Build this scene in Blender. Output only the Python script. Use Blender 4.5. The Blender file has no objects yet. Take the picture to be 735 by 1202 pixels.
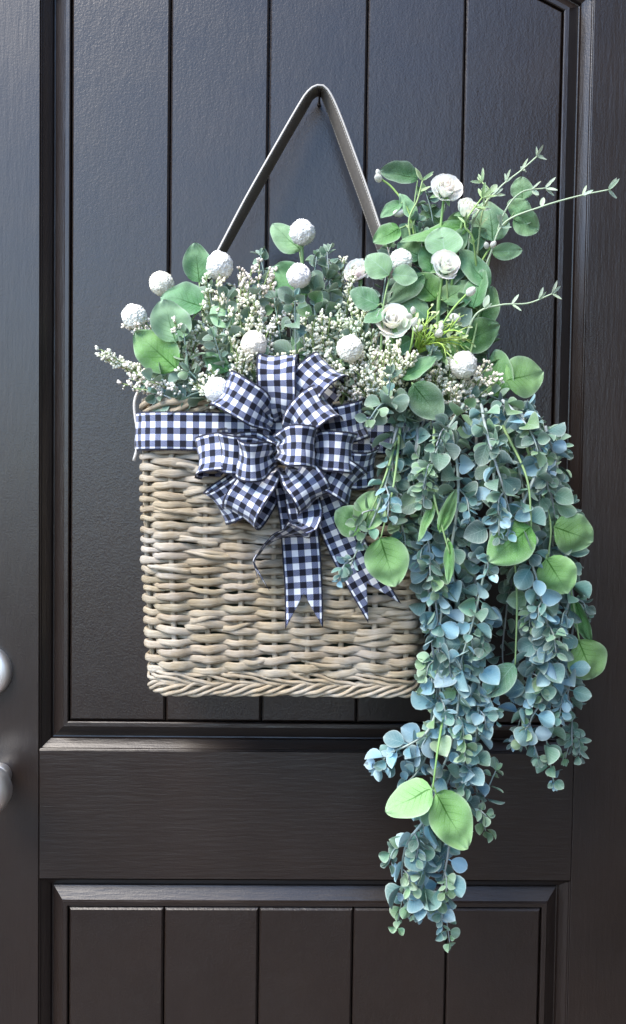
import bpy, bmesh, math, random
from mathutils import Vector, Matrix, noise
import mathutils

scene = bpy.context.scene
COL = scene.collection
R = math.radians
V = Vector

# ------------------------------------------------------------------ camera
CAM_LOC = V((-0.018723, -0.956275, 0.034802))
CAM_ROT = (1.534430, -0.014296, -0.020375)
FPX = 950.0                                   # focal length in pixels of the 735 x 1202 photograph
cam = bpy.data.objects.new('camera', bpy.data.cameras.new('camera'))
COL.objects.link(cam)
cam.location = CAM_LOC
cam.rotation_euler = CAM_ROT
cam.data.sensor_fit = 'VERTICAL'
cam.data.sensor_height = 36.0
cam.data.lens = 36.0 * FPX / 1202.0
cam.data.clip_start = 0.02
cam.data.clip_end = 3000
scene.camera = cam

# ------------------------------------------------------------------ sky, sun, exposure
SUN_EL, SUN_AZ = R(50), R(-46)      # azimuth measured from straight out of the door, negative to the left
sun_dir = V((math.cos(SUN_EL) * math.sin(SUN_AZ), -math.cos(SUN_EL) * math.cos(SUN_AZ), math.sin(SUN_EL)))
world = bpy.data.worlds.new('World')
scene.world = world
world.use_nodes = True
wn = world.node_tree.nodes
wl = world.node_tree.links
bg = wn['Background']
sky = wn.new('ShaderNodeTexSky')
sky.sky_type = 'NISHITA'
sky.sun_disc = False
sky.sun_elevation = SUN_EL
sky.sun_rotation = math.atan2(sun_dir.x, sun_dir.y)
sky.air_density = 1.0
sky.dust_density = 0.4
sky.ozone_density = 3.0
wl.new(sky.outputs[0], bg.inputs[0])
bg.inputs[1].default_value = 0.12
sun = bpy.data.objects.new('sun', bpy.data.lights.new('sun', 'SUN'))
COL.objects.link(sun)
sun.data.energy = 1.5
sun.data.angle = R(36)
sun.data.color = (1.0, 0.90, 0.76)
sun.rotation_euler = (-sun_dir).to_track_quat('-Z', 'Y').to_euler()
sun.location = sun_dir * 4
vs = scene.view_settings
vs.view_transform = 'Standard'
vs.look = 'None'
vs.exposure = 2.2
vs.gamma = 1.0
vs.use_curve_mapping = False

# ------------------------------------------------------------------ helpers
CAM_M = mathutils.Euler(CAM_ROT).to_matrix()

def P(px, py, d):
    """the point d metres in front of the door that stands at this place in the photograph"""
    ray = CAM_M @ V((px - 367.5, 601.0 - py, -FPX))
    t = (-d - CAM_LOC.y) / ray.y
    return CAM_LOC + ray * t

def mm_per_px(d):
    return (0.956 - d) / FPX

def mesh_from(name, verts, faces, mat=None, uvs=None, smooth=True):
    me = bpy.data.meshes.new(name)
    me.from_pydata([tuple(v) for v in verts], [], faces)
    if uvs:
        lay = me.uv_layers.new(name='UVMap')
        for lp in me.loops:
            lay.data[lp.index].uv = uvs[lp.vertex_index]
    if smooth:
        me.polygons.foreach_set('use_smooth', [True] * len(me.polygons))
    if mat:
        me.materials.append(mat)
    me.update()
    return me

def link(name, me, parent=None, mw=None, color=None):
    o = bpy.data.objects.new(name, me)
    COL.objects.link(o)
    if parent is not None:
        o.parent = parent
    m = mw if mw is not None else Matrix.Identity(4)
    if parent is not None:
        m = WORLD[parent.name].inverted() @ m
    o.matrix_local = m
    WORLD[o.name] = mw if mw is not None else Matrix.Identity(4)
    if color is not None:
        o.color = (color[0], color[1], color[2], 1)
    return o

WORLD = {}

def thing(name, label, cat, loc=(0, 0, 0), group=None):
    o = bpy.data.objects.new(name, None)
    COL.objects.link(o)
    o.empty_display_size = 0.02
    o.location = loc
    WORLD[o.name] = Matrix.Translation(V(loc))
    return tag(o, label, cat, group)

def tag(o, label, cat, group=None):
    o['label'] = label
    o['category'] = cat
    if group:
        o['group'] = group
    return o

def catmull(pts, step):
    pts = [V(p) for p in pts]
    if len(pts) == 2:
        n = max(2, int((pts[1] - pts[0]).length / step))
        return [pts[0].lerp(pts[1], i / n) for i in range(n + 1)]
    ext = [pts[0] * 2 - pts[1]] + pts + [pts[-1] * 2 - pts[-2]]
    out = []
    for i in range(1, len(ext) - 2):
        a, b, c, d = ext[i - 1:i + 3]
        n = max(1, int(round((c - b).length / step)))
        for k in range(n):
            t = k / n
            out.append(0.5 * ((2 * b) + (c - a) * t + (2 * a - 5 * b + 4 * c - d) * t * t + (3 * b - a - 3 * c + d) * t ** 3))
    out.append(pts[-1])
    return out

def tube_data(pts, rad, ns=6, closed=False, cap=True, flat=1.0, side=None):
    """ring tube; rad is a number or a list; flat squeezes it along the frame's first axis"""
    n = len(pts)
    verts, faces, uvs = [], [], []
    ref = None
    L = 0.0
    for i, p in enumerate(pts):
        if closed:
            t = (pts[(i + 1) % n] - pts[i - 1])
        else:
            t = pts[min(i + 1, n - 1)] - pts[max(i - 1, 0)]
        t = t.normalized() if t.length > 1e-9 else V((0, 0, 1))
        if side is not None:
            a = side(i, t)
        else:
            if ref is None:
                ref = V((0, -1, 0)) if abs(t.y) < 0.8 else V((1, 0, 0))
            a = ref - t * ref.dot(t)
            a.normalize()
            ref = a
        b = t.cross(a).normalized()
        r = rad[i] if isinstance(rad, (list, tuple)) else rad
        if i:
            L += (p - pts[i - 1]).length
        for k in range(ns):
            ang = 2 * math.pi * k / ns
            verts.append(p + a * (math.cos(ang) * r * flat) + b * (math.sin(ang) * r))
            uvs.append((L * 100, k / ns * 4))
    m = n if closed else n - 1
    for i in range(m):
        j = (i + 1) % n
        for k in range(ns):
            k2 = (k + 1) % ns
            faces.append((i * ns + k, i * ns + k2, j * ns + k2, j * ns + k))
    if cap and not closed:
        faces.append(tuple(range(ns - 1, -1, -1)))
        faces.append(tuple((n - 1) * ns + k for k in range(ns)))
    return verts, faces, uvs

def merge(parts):
    vs_, fs_, us_ = [], [], []
    for v, f, u in parts:
        o = len(vs_)
        vs_ += v
        fs_ += [tuple(i + o for i in q) for q in f]
        us_ += u
    return vs_, fs_, us_

def tube_mesh(name, pts, rad, mat, **kw):
    v, f, u = tube_data(pts, rad, **kw)
    return mesh_from(name, v, f, mat, u)

def frame(base, tip_dir, normal):
    y = tip_dir.normalized()
    z = normal - y * normal.dot(y)
    if z.length < 1e-5:
        z = V((0, -1, 0.01)) - y * V((0, -1, 0.01)).dot(y)
    z.normalize()
    x = y.cross(z)
    m = Matrix((x, y, z)).transposed().to_4x4()
    m.translation = base
    return m

def smooth(a, b, x):
    t = min(1, max(0, (x - a) / (b - a)))
    return t * t * (3 - 2 * t)

# ------------------------------------------------------------------ materials
class NT:
    def __init__(self, name):
        self.m = bpy.data.materials.new(name)
        self.m.use_nodes = True
        self.t = self.m.node_tree
        self.b = self.t.nodes['Principled BSDF']
        self.out = self.t.nodes['Material Output']
    def n(self, typ, **kw):
        nd = self.t.nodes.new(typ)
        for k, v in kw.items():
            if hasattr(nd, k):
                setattr(nd, k, v)
            else:
                nd.inputs[k].default_value = v
        return nd
    def l(self, a, b):
        self.t.links.new(a, b)
    def math(self, op, a, b=None, c=None, clamp=False):
        nd = self.t.nodes.new('ShaderNodeMath')
        nd.operation = op
        nd.use_clamp = clamp
        for i, x in enumerate((a, b, c)):
            if x is None:
                continue
            if isinstance(x, (int, float)):
                nd.inputs[i].default_value = x
            else:
                self.l(x, nd.inputs[i])
        return nd.outputs[0]
    def mix(self, fac, a, b, mode='MIX'):
        nd = self.t.nodes.new('ShaderNodeMix')
        nd.data_type = 'RGBA'
        nd.blend_type = mode
        for idx, x in ((0, fac), (6, a), (7, b)):
            if isinstance(x, (int, float)):
                nd.inputs[idx].default_value = x
            elif isinstance(x, (tuple, list)):
                nd.inputs[idx].default_value = (x[0], x[1], x[2], 1)
            else:
                self.l(x, nd.inputs[idx])
        return nd.outputs[2]
    def coords(self, out, scale):
        tc = self.n('ShaderNodeTexCoord')
        mp = self.n('ShaderNodeMapping')
        mp.inputs['Scale'].default_value = scale
        self.l(tc.outputs[out], mp.inputs[0])
        return mp.outputs[0]
    def noise(self, vec, scale, detail=3, rough=0.5):
        nd = self.n('ShaderNodeTexNoise')
        nd.inputs['Scale'].default_value = scale
        nd.inputs['Detail'].default_value = detail
        nd.inputs['Roughness'].default_value = rough
        if vec is not None:
            self.l(vec, nd.inputs['Vector'])
        return nd.outputs['Fac']
    def ramp(self, fac, stops):
        nd = self.n('ShaderNodeValToRGB')
        el = nd.color_ramp.elements
        while len(el) < len(stops):
            el.new(0.5)
        for e, (p, c) in zip(el, stops):
            e.position = p
            e.color = (c[0], c[1], c[2], 1) if isinstance(c, (tuple, list)) else (c, c, c, 1)
        self.l(fac, nd.inputs[0])
        return nd.outputs[0]
    def bump(self, h, strength, dist=0.001):
        nd = self.n('ShaderNodeBump')
        nd.inputs['Strength'].default_value = strength
        nd.inputs['Distance'].default_value = dist
        self.l(h, nd.inputs['Height'])
        self.l(nd.outputs[0], self.b.inputs['Normal'])

def door_paint(name, scale, pebble):
    t = NT(name)
    v = t.coords('Object', scale)
    iso = t.coords('Object', (1, 1, 1))
    grain = t.noise(v, 260, 4, 0.6)
    grain2 = t.noise(v, 90, 3, 0.6)
    peb = t.noise(iso, 420, 3, 0.55)
    h = t.math('ADD', t.math('MULTIPLY', grain, 1.0 - pebble), t.math('MULTIPLY', peb, pebble))
    h = t.math('ADD', h, t.math('MULTIPLY', grain2, 0.6))
    t.bump(h, 0.42, 0.0012)
    wear = t.ramp(t.noise(iso, 5, 6, 0.68), [(0.3, 0.0), (0.7, 1.0)])
    c = t.mix(wear, (0.0090, 0.0056, 0.0044), (0.0155, 0.0100, 0.0080))
    c = t.mix(t.math('MULTIPLY', t.math('POWER', grain, 3.0), 0.35), c, (0.028, 0.024, 0.021))
    t.l(c, t.b.inputs['Base Color'])
    rr = t.math('ADD', 0.25, t.math('MULTIPLY', t.noise(iso, 14, 4, 0.6), 0.16))
    t.l(rr, t.b.inputs['Roughness'])
    t.b.inputs['Specular IOR Level'].default_value = 0.6
    return t.m

M_VERT = door_paint('door_paint_vertical_grain', (1, 1, 0.12), 0.35)
M_HORI = door_paint('door_paint_horizontal_grain', (0.10, 1, 1), 0.2)
M_PLANK = door_paint('door_paint_pebbled', (1, 1, 0.35), 0.6)

def metal(name, col, rough):
    t = NT(name)
    t.b.inputs['Base Color'].default_value = (*col, 1)
    t.b.inputs['Metallic'].default_value = 1
    v = t.coords('Object', (1, 1, 1))
    t.l(t.math('ADD', rough, t.math('MULTIPLY', t.noise(v, 400, 2), 0.08)), t.b.inputs['Roughness'])
    return t.m

M_NICKEL = metal('brushed_nickel', (0.86, 0.85, 0.82), 0.42)

def leaf_material(name, vein_dark, mottling, rim):
    t = NT(name)
    oi = t.n('ShaderNodeObjectInfo')
    tc = t.n('ShaderNodeTexCoord')
    sep = t.n('ShaderNodeSeparateXYZ')
    t.l(tc.outputs['UV'], sep.inputs[0])
    u = t.math('ABSOLUTE', t.math('SUBTRACT', t.math('MULTIPLY', sep.outputs[0], 2.0), 1.0))
    v = sep.outputs[1]
    nz = t.noise(t.coords('Object', (1, 1, 1)), 160, 4, 0.6)
    # offset the noise by the object so that no two leaves match
    add = t.n('ShaderNodeVectorMath', operation='ADD')
    t.l(tc.outputs['Object'], add.inputs[0])
    comb = t.n('ShaderNodeCombineXYZ')
    t.l(t.math('MULTIPLY', oi.outputs['Random'], 9.0), comb.inputs[0])
    t.l(comb.outputs[0], add.inputs[1])
    big = t.noise(add.outputs[0], 55, 3, 0.55)
    fine = t.noise(add.outputs[0], 700, 3, 0.6)
    base = oi.outputs['Color']
    lightc = t.mix(0.42, base, (0.42, 0.55, 0.52))
    c = t.mix(t.math('MULTIPLY', t.ramp(big, [(0.42, 0.0), (0.7, 1.0)]), mottling), base, lightc)
    c = t.mix(t.math('MULTIPLY', t.ramp(fine, [(0.45, 0.0), (0.75, 1.0)]), mottling * 0.5), c, lightc)
    # side veins: chevrons along the leaf
    q = t.math('FRACT', t.math('SUBTRACT', t.math('MULTIPLY', v, 7.5), t.math('MULTIPLY', t.math('POWER', u, 0.8), 2.1)))
    sv = t.math('LESS_THAN', t.math('ABSOLUTE', t.math('SUBTRACT', q, 0.5)), 0.055)
    mid = t.math('LESS_THAN', u, t.math('SUBTRACT', 0.052, t.math('MULTIPLY', v, 0.042)))
    if vein_dark:
        dk = t.mix(1.0, base, (0.32, 0.45, 0.30), 'MULTIPLY')
        fade = t.math('MULTIPLY', t.math('SUBTRACT', 1.0, t.math('MULTIPLY', u, 1.25), clamp=True), t.math('SUBTRACT', 1.12, t.math('MULTIPLY', v, 1.1), clamp=True))
        c = t.mix(t.math('MULTIPLY', t.math('MULTIPLY', sv, fade), 1.0), c, dk)
        c = t.mix(t.math('MULTIPLY', mid, t.math('SUBTRACT', 1.35, t.math('MULTIPLY', v, 1.45), clamp=True)), c, dk)
    else:
        c = t.mix(t.math('MULTIPLY', sv, 0.5), c, lightc)
        c = t.mix(t.math('MULTIPLY', mid, 0.6), c, lightc)
    edge = t.math('MAXIMUM', u, t.math('MULTIPLY', v, 0.995))
    rf = t.math('MULTIPLY', t.ramp(edge, [(0.35, 0.0), (0.80, 0.30), (0.90, 0.45), (0.97, 1.0)]), rim)
    rf = t.math('MULTIPLY', rf, t.math('GREATER_THAN', v, 0.17))
    c = t.mix(rf, c, t.mix(0.6, base, (0.62, 0.68, 0.62)))
    t.l(c, t.b.inputs['Base Color'])
    t.b.inputs['Roughness'].default_value = 0.58
    t.b.inputs['Specular IOR Level'].default_value = 0.18
    t.bump(t.math('ADD', t.math('MULTIPLY', sv, -0.6 if vein_dark else 0.5), t.math('ADD', fine, nz)), 0.35, 0.0006)
    tr = t.n('ShaderNodeBsdfTranslucent')
    t.l(c, tr.inputs[0])
    ms = t.n('ShaderNodeMixShader')
    ms.inputs[0].default_value = 0.14
    t.l(t.b.outputs[0], ms.inputs[1])
    t.l(tr.outputs[0], ms.inputs[2])
    t.l(ms.outputs[0], t.out.inputs[0])
    return t.m

M_LEAF_SMALL = leaf_material('frosted_small_leaf', False, 0.55, 0.72)
M_LEAF_BIG = leaf_material('veined_round_leaf', True, 0.55, 0.5)
M_LEAF_NET = leaf_material('pale_netted_leaf', False, 0.6, 0.5)

def object_color_material(name, rough, vary=0.25, scale=120, bump=0.2, trans=0.0):
    t = NT(name)
    oi = t.n('ShaderNodeObjectInfo')
    nz = t.noise(t.coords('Object', (1, 1, 1)), scale, 3, 0.6)
    c = t.mix(t.math('MULTIPLY', nz, vary), oi.outputs['Color'], t.mix(1.0, oi.outputs['Color'], (0.45, 0.45, 0.4), 'MULTIPLY'))
    t.l(c, t.b.inputs['Base Color'])
    t.b.inputs['Roughness'].default_value = rough
    t.b.inputs['Specular IOR Level'].default_value = 0.3
    t.bump(nz, bump, 0.0005)
    if trans:
        tr = t.n('ShaderNodeBsdfTranslucent')
        t.l(c, tr.inputs[0])
        ms = t.n('ShaderNodeMixShader')
        ms.inputs[0].default_value = trans
        t.l(t.b.outputs[0], ms.inputs[1])
        t.l(tr.outputs[0], ms.inputs[2])
        t.l(ms.outputs[0], t.out.inputs[0])
    return t.m

M_STEM = object_color_material('plastic_stem', 0.5)
M_PETAL = object_color_material('silk_petal', 0.6, 0.06, 300, 0.25, 0.38)
M_FLORET = object_color_material('cream_floret', 0.65, 0.3, 900, 0.2, 0.15)
M_BALL = object_color_material('white_ball_flower', 0.75, 0.25, 500, 0.2)

def willow_material():
    t = NT('grey_washed_willow')
    oi = t.n('ShaderNodeObjectInfo')
    uv = t.coords('UV', (0.22, 3.2, 1))
    add = t.n('ShaderNodeVectorMath', operation='ADD')
    comb = t.n('ShaderNodeCombineXYZ')
    t.l(t.math('MULTIPLY', oi.outputs['Random'], 50.0), comb.inputs[0])
    t.l(uv, add.inputs[0])
    t.l(comb.outputs[0], add.inputs[1])
    streak = t.noise(add.outputs[0], 2.2, 5, 0.65)
    patch = t.noise(t.coords('Object', (1, 1, 1)), 26, 4, 0.6)
    c = t.ramp(streak, [(0.25, (0.12, 0.086, 0.05)), (0.42, (0.30, 0.238, 0.155)), (0.58, (0.43, 0.36, 0.26)), (0.78, (0.57, 0.505, 0.395))])
    c = t.mix(t.math('MULTIPLY', t.ramp(patch, [(0.42, 0.0), (0.68, 1.0)]), 0.65), c, (0.50, 0.475, 0.43))
    c = t.mix(0.55, c, t.mix(1.0, c, oi.outputs['Color'], 'MULTIPLY'))
    t.l(c, t.b.inputs['Base Color'])
    t.b.inputs['Roughness'].default_value = 0.5
    t.b.inputs['Specular IOR Level'].default_value = 0.4
    t.bump(streak, 0.9, 0.0012)
    return t.m

M_WILLOW = willow_material()

def gingham_material():
    t = NT('navy_gingham_ribbon')
    tc = t.n('ShaderNodeTexCoord')
    sep = t.n('ShaderNodeSeparateXYZ')
    t.l(tc.outputs['UV'], sep.inputs[0])
    u, v = sep.outputs[0], sep.outputs[1]           # both counted in checks; v runs 0 to 6 across the ribbon
    a = t.math('GREATER_THAN', t.math('FRACT', t.math('MULTIPLY', u, 0.5)), 0.5)
    b = t.math('GREATER_THAN', t.math('FRACT', t.math('MULTIPLY', t.math('ADD', v, 0.5), 0.5)), 0.5)
    tw = t.math('GREATER_THAN', t.math('FRACT', t.math('MULTIPLY', t.math('ADD', u, v), 4.0)), 0.5)
    s = t.math('ADD', a, b)
    one = t.math('COMPARE', s, 1.0, 0.1)
    two = t.math('COMPARE', s, 2.0, 0.1)
    midc = t.mix(tw, (0.040, 0.052, 0.125), (0.27, 0.30, 0.42))
    c = t.mix(one, (0.80, 0.82, 0.86), midc)
    c = t.mix(two, c, (0.0075, 0.0085, 0.019))
    edge = t.math('GREATER_THAN', t.math('ABSOLUTE', t.math('SUBTRACT', v, 3.0)), 2.80)
    c = t.mix(edge, c, (0.02, 0.021, 0.04))
    t.l(c, t.b.inputs['Base Color'])
    t.b.inputs['Roughness'].default_value = 0.75
    t.b.inputs['Specular IOR Level'].default_value = 0.2
    t.b.inputs['Sheen Weight'].default_value = 0.15
    w1 = t.math('SINE', t.math('MULTIPLY', u, 75.0))
    w2 = t.math('SINE', t.math('MULTIPLY', v, 75.0))
    t.bump(t.math('ADD', w1, w2), 0.25, 0.0002)
    tr = t.n('ShaderNodeBsdfTranslucent')
    t.l(c, tr.inputs[0])
    ms = t.n('ShaderNodeMixShader')
    ms.inputs[0].default_value = 0.12
    t.l(t.b.outputs[0], ms.inputs[1])
    t.l(tr.outputs[0], ms.inputs[2])
    t.l(ms.outputs[0], t.out.inputs[0])
    return t.m

M_GING = gingham_material()

def leather_material():
    t = NT('grey_brown_leather')
    tc = t.n('ShaderNodeTexCoord')
    sep = t.n('ShaderNodeSeparateXYZ')
    t.l(tc.outputs['UV'], sep.inputs[0])
    u, v = sep.outputs[0], sep.outputs[1]           # u in mm along, v 0 to 1 across
    nz = t.noise(t.coords('Object', (1, 1, 1)), 300, 4, 0.6)
    c = t.mix(nz, (0.065, 0.060, 0.054), (0.15, 0.135, 0.12))
    ed = t.math('ABSOLUTE', t.math('SUBTRACT', v, 0.5))
    st = t.math('MULTIPLY', t.math('COMPARE', ed, 0.40, 0.022), t.math('LESS_THAN', t.math('FRACT', t.math('MULTIPLY', u, 0.30)), 0.68))
    c = t.mix(st, c, (0.42, 0.40, 0.36))
    c = t.mix(t.math('GREATER_THAN', ed, 0.475), c, (0.42, 0.40, 0.37))
    t.l(c, t.b.inputs['Base Color'])
    t.b.inputs['Roughness'].default_value = 0.48
    t.bump(t.math('ADD', nz, t.math('MULTIPLY', st, 0.8)), 0.35, 0.0006)
    return t.m

M_LEATHER = leather_material()

def plain(name, col, rough, vary=0.3, scale=60):
    t = NT(name)
    nz = t.noise(t.coords('Object', (1, 1, 1)), scale, 4, 0.6)
    c = t.mix(t.math('MULTIPLY', nz, vary), col, (col[0] * 0.5, col[1] * 0.5, col[2] * 0.5))
    t.l(c, t.b.inputs['Base Color'])
    t.b.inputs['Roughness'].default_value = rough
    t.bump(nz, 0.2, 0.001)
    return t.m

M_FOAM = plain('green_floral_foam', (0.02, 0.035, 0.02), 0.9)
M_GROUND = plain('porch_concrete', (0.10, 0.075, 0.06), 0.85, 0.4, 3)
M_WIRE = plain('whitish_wire', (0.55, 0.52, 0.48), 0.45)

# ------------------------------------------------------------------ the setting: unseen floor, added for the light falloff on the door
FLOOR = -1.262
g = link('ground', mesh_from('ground', [(-400, -800, FLOOR), (400, -800, FLOOR), (400, 0.6, FLOOR), (-400, 0.6, FLOOR)], [(0, 1, 2, 3)], M_GROUND, smooth=False))
g['kind'] = 'structure'

# unseen wall added at the right to darken the door's reflections there
wv = [(x, y, z) for x in (0.72, 0.90) for y, z in ((0.06, FLOOR), (-2.4, FLOOR), (-2.4, 1.5), (0.06, 1.5))]
pw = link('added_side_wall', mesh_from('added_side_wall', wv, [(0, 1, 2, 3), (7, 6, 5, 4), (0, 4, 5, 1), (1, 5, 6, 2), (2, 6, 7, 3), (3, 7, 4, 0)], plain('added_wall_brown', (0.07, 0.055, 0.045), 0.8, 0.5, 6), smooth=False))
pw['kind'] = 'structure'

# ------------------------------------------------------------------ the door
door = thing('door', 'dark brown panelled front door with plank panels and two nickel locks', 'door', (0, 0, FLOOR + 0.008))
DZ0, DZ1 = FLOOR + 0.008, 0.80
XP, XO = 0.285, 0.320          # plank edge and moulding edge
ZRT, ZRB = -0.2870, -0.4430    # lock rail
ARC_A = R(27)
ARC_R = XP / math.sin(ARC_A)
ZARC = 0.588

def arc_z(x):
    return ZARC + math.sqrt(max(0, ARC_R ** 2 - x * x)) - ARC_R * math.cos(ARC_A)

def board(name, poly, yf, yb, bev, mat):
    """prism of an xz polygon (counter-clockwise seen from the camera) with a small bevelled front edge"""
    n = len(poly)
    c = [V((p[0], 0, p[1])) for p in poly]
    ins = []
    for i in range(n):
        e1 = (c[i] - c[i - 1]).normalized()
        e2 = (c[(i + 1) % n] - c[i]).normalized()
        n1, n2 = V((-e1.z, 0, e1.x)), V((-e2.z, 0, e2.x))
        ins.append(c[i] + (n1 + n2) / (1 + n1.dot(n2)) * bev)
    verts = [V((p.x, yf, p.z)) for p in ins] + [V((p.x, yf + bev, p.z)) for p in c] + [V((p.x, yb, p.z)) for p in c]
    faces = [tuple(range(n)), tuple(range(3 * n - 1, 2 * n - 1, -1))]
    for i in range(n):
        j = (i + 1) % n
        faces.append((n + i, n + j, j, i))
        faces.append((2 * n + i, 2 * n + j, n + j, n + i))
    me = mesh_from(name, verts, faces, mat, smooth=False)
    return link(name, me, door)

YB = 0.050
link('core_panel', mesh_from('core_panel', [(x, y, z) for y in (0.0245, YB) for x, z in ((-0.452, DZ0 + .005), (0.452, DZ0 + .005), (0.452, DZ1 - .005), (-0.452, DZ1 - .005))],
     [(0, 1, 2, 3), (7, 6, 5, 4), (0, 4, 5, 1), (1, 5, 6, 2), (2, 6, 7, 3), (3, 7, 4, 0)], M_VERT, smooth=False), door)
board('stile', [(-0.457, DZ0), (-XO - .0003, DZ0), (-XO - .0003, DZ1), (-0.457, DZ1)], 0, 0.024, 0.0008, M_VERT)
board('stile', [(XO + .0003, DZ0), (0.457, DZ0), (0.457, DZ1), (XO + .0003, DZ1)], 0, 0.024, 0.0008, M_VERT)
board('rail', [(-XO, ZRB), (XO, ZRB), (XO, ZRT), (-XO, ZRT)], 0.0003, 0.024, 0.0008, M_HORI)
board('rail', [(-XO, DZ0), (XO, DZ0), (XO, DZ0 + .20), (-XO, DZ0 + .20)], 0.0003, 0.024, 0.0008, M_HORI)

# closed outline of each panel at the plank edge, and mouldings swept outwards from it
MW = XO - XP
prof = [(0.0345, 0.0004), (0.0335, 0.0012), (0.0330, 0.0030), (0.0290, 0.0068), (0.0245, 0.0115), (0.0232, 0.0150), (0.0220, 0.0155), (0.0212, 0.0135), (0.0150, 0.0090), (0.0080, 0.0040), (0.0066, 0.0010), (0.0022, 0.0012), (0.0012, 0.0022), (0.0010, 0.0075)]
def sweep(pts, lo, hi, name):
    n = len(pts)
    mit = []
    for i in range(n):
        e1 = (pts[i] - pts[i - 1]).normalized()
        e2 = (pts[(i + 1) % n] - pts[i]).normalized()
        n1, n2 = V((e1.y, -e1.x)), V((e2.y, -e2.x))
        mit.append((n1 + n2) / (1 + n1.dot(n2)))
    idx = [i % n for i in range(lo, hi + 1)]
    verts, faces = [], []
    m = len(prof)
    for i in idx:
        for w, y in prof:
            q = pts[i] + mit[i] * w
            verts.append((q.x, y, q.y))
    for a in range(len(idx) - 1):
        for k in range(m - 1):
            faces.append((a * m + k, a * m + k + 1, (a + 1) * m + k + 1, (a + 1) * m + k))
    me = mesh_from(name, verts, faces, M_VERT if abs(pts[idx[0]].x - pts[idx[1]].x) < 1e-4 else M_HORI, smooth=False)
    link(name, me, door)

zb_up = ZRT + MW
arc_pts = [V((XP * math.cos(math.pi * k / 28), arc_z(XP * math.cos(math.pi * k / 28)))) for k in range(29)]
up = [V((-XP, zb_up)), V((XP, zb_up))] + arc_pts
nu = len(up)
sweep(up, 0, 1, 'moulding')
sweep(up, 1, 2, 'moulding')
sweep(up, 2, nu - 1, 'moulding')
sweep(up, nu - 1, nu, 'moulding')
zt_lo = ZRB - MW
zb_lo = DZ0 + .20 + MW
lo = [V((-XP, zb_lo)), V((XP, zb_lo)), V((XP, zt_lo)), V((-XP, zt_lo))]
for k in range(4):
    sweep(lo, k, k + 1, 'moulding')
# the top rail above the arch
top_poly = [(XO, DZ1), (-XO, DZ1), (-XO, ZARC + 0.012)]
off = [V((p.x, p.y)) for p in reversed(arc_pts)]
for p in off:
    r = V((p.x, p.y - (ZARC - ARC_R * math.cos(ARC_A))))
    q = r.normalized() * (ARC_R + 0.0348)
    if abs(q.x) < XO:
        top_poly.append((q.x, q.y + ZARC - ARC_R * math.cos(ARC_A)))
top_poly.append((XO, ZARC + 0.012))
board('rail', top_poly, 0.0003, 0.024, 0.0, M_HORI)

PWD = 2 * XP / 5
for k in range(5):
    x0, x1 = -XP + k * PWD + 0.0008, -XP + (k + 1) * PWD - 0.0008
    arc = [(x1 + (x0 - x1) * i / 6, arc_z(x1 + (x0 - x1) * i / 6) - 0.0008) for i in range(7)]
    board('plank', [(x0, zb_up + .0008), (x1, zb_up + .0008)] + arc, 0.0016, 0.024, 0.0022, M_PLANK)
    board('plank', [(x0, zb_lo + .0008), (x1, zb_lo + .0008), (x1, zt_lo - .0008), (x0, zt_lo - .0008)], 0.0016, 0.024, 0.0022, M_PLANK)

def lathe(name, profile, center, mat, parent, n=48):
    verts, faces = [], []
    for r, h in profile:
        for k in range(n):
            a = 2 * math.pi * k / n
            verts.append(V((center[0] + r * math.cos(a), center[1] - h, center[2] + r * math.sin(a))))
    m = len(profile)
    for i in range(m - 1):
        for k in range(n):
            k2 = (k + 1) % n
            faces.append((i * n + k, i * n + k2, (i + 1) * n + k2, (i + 1) * n + k))
    faces.append(tuple((m - 1) * n + k for k in range(n)))
    return link(name, mesh_from(name, verts, faces, mat), parent)

lk = P(-19, 789, 0.006)
rose_prof = [(0.0315, -0.001), (0.0315, 0.004), (0.0300, 0.008), (0.0270, 0.011), (0.0200, 0.0125), (0.0110, 0.013)]
dbolt = lathe('deadbolt', rose_prof, (lk.x, 0, lk.z), M_NICKEL, door)
lathe('keyway', [(0.0100, 0.0125), (0.0098, 0.0165), (0.0085, 0.0172), (0.001, 0.0172)], (lk.x, 0, lk.z), M_NICKEL, dbolt)
kb = P(-18, 929, 0.05)
krose = lathe('knob_rose', [(r * .45, h) for r, h in rose_prof], (kb.x - .001, 0, kb.z + .001), M_NICKEL, door)
lathe('knob', [(0.012, 0.0125), (0.0115, 0.022), (0.015, 0.028), (0.024, 0.034), (0.0285, 0.042), (0.0290, 0.050), (0.0265, 0.058), (0.020, 0.063), (0.010, 0.0655), (0.001, 0.066)], (kb.x, 0, kb.z), M_NICKEL, door)

# ------------------------------------------------------------------ the willow basket
random.seed(5)
BD0, BD1 = 0.014, 0.128        # back and front of the basket, metres in front of the door
topz = P(330, 468, BD1).z
botz = P(330, 818, BD1).z
bh = topz - botz
xl_t, xr_t = P(172, 470, 0.095).x, P(497, 470, 0.095).x
xl_b, xr_b = P(182, 800, 0.095).x, P(488, 800, 0.095).x
basket = thing('willow_basket', 'grey washed woven willow wall basket hung by a leather strap', 'basket', ((xl_b + xr_b) / 2, -0.07, botz))

def ring_params(z, grow=0.0):
    f = (z - botz) / bh
    bellym = 0.003 * math.sin(math.pi * min(1, max(0, f)))
    return xl_b + (xl_t - xl_b) * f - grow - bellym, xr_b + (xr_t - xr_b) * f + grow + bellym, -BD0 + grow * 0.3, -BD1 - grow - bellym

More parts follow.
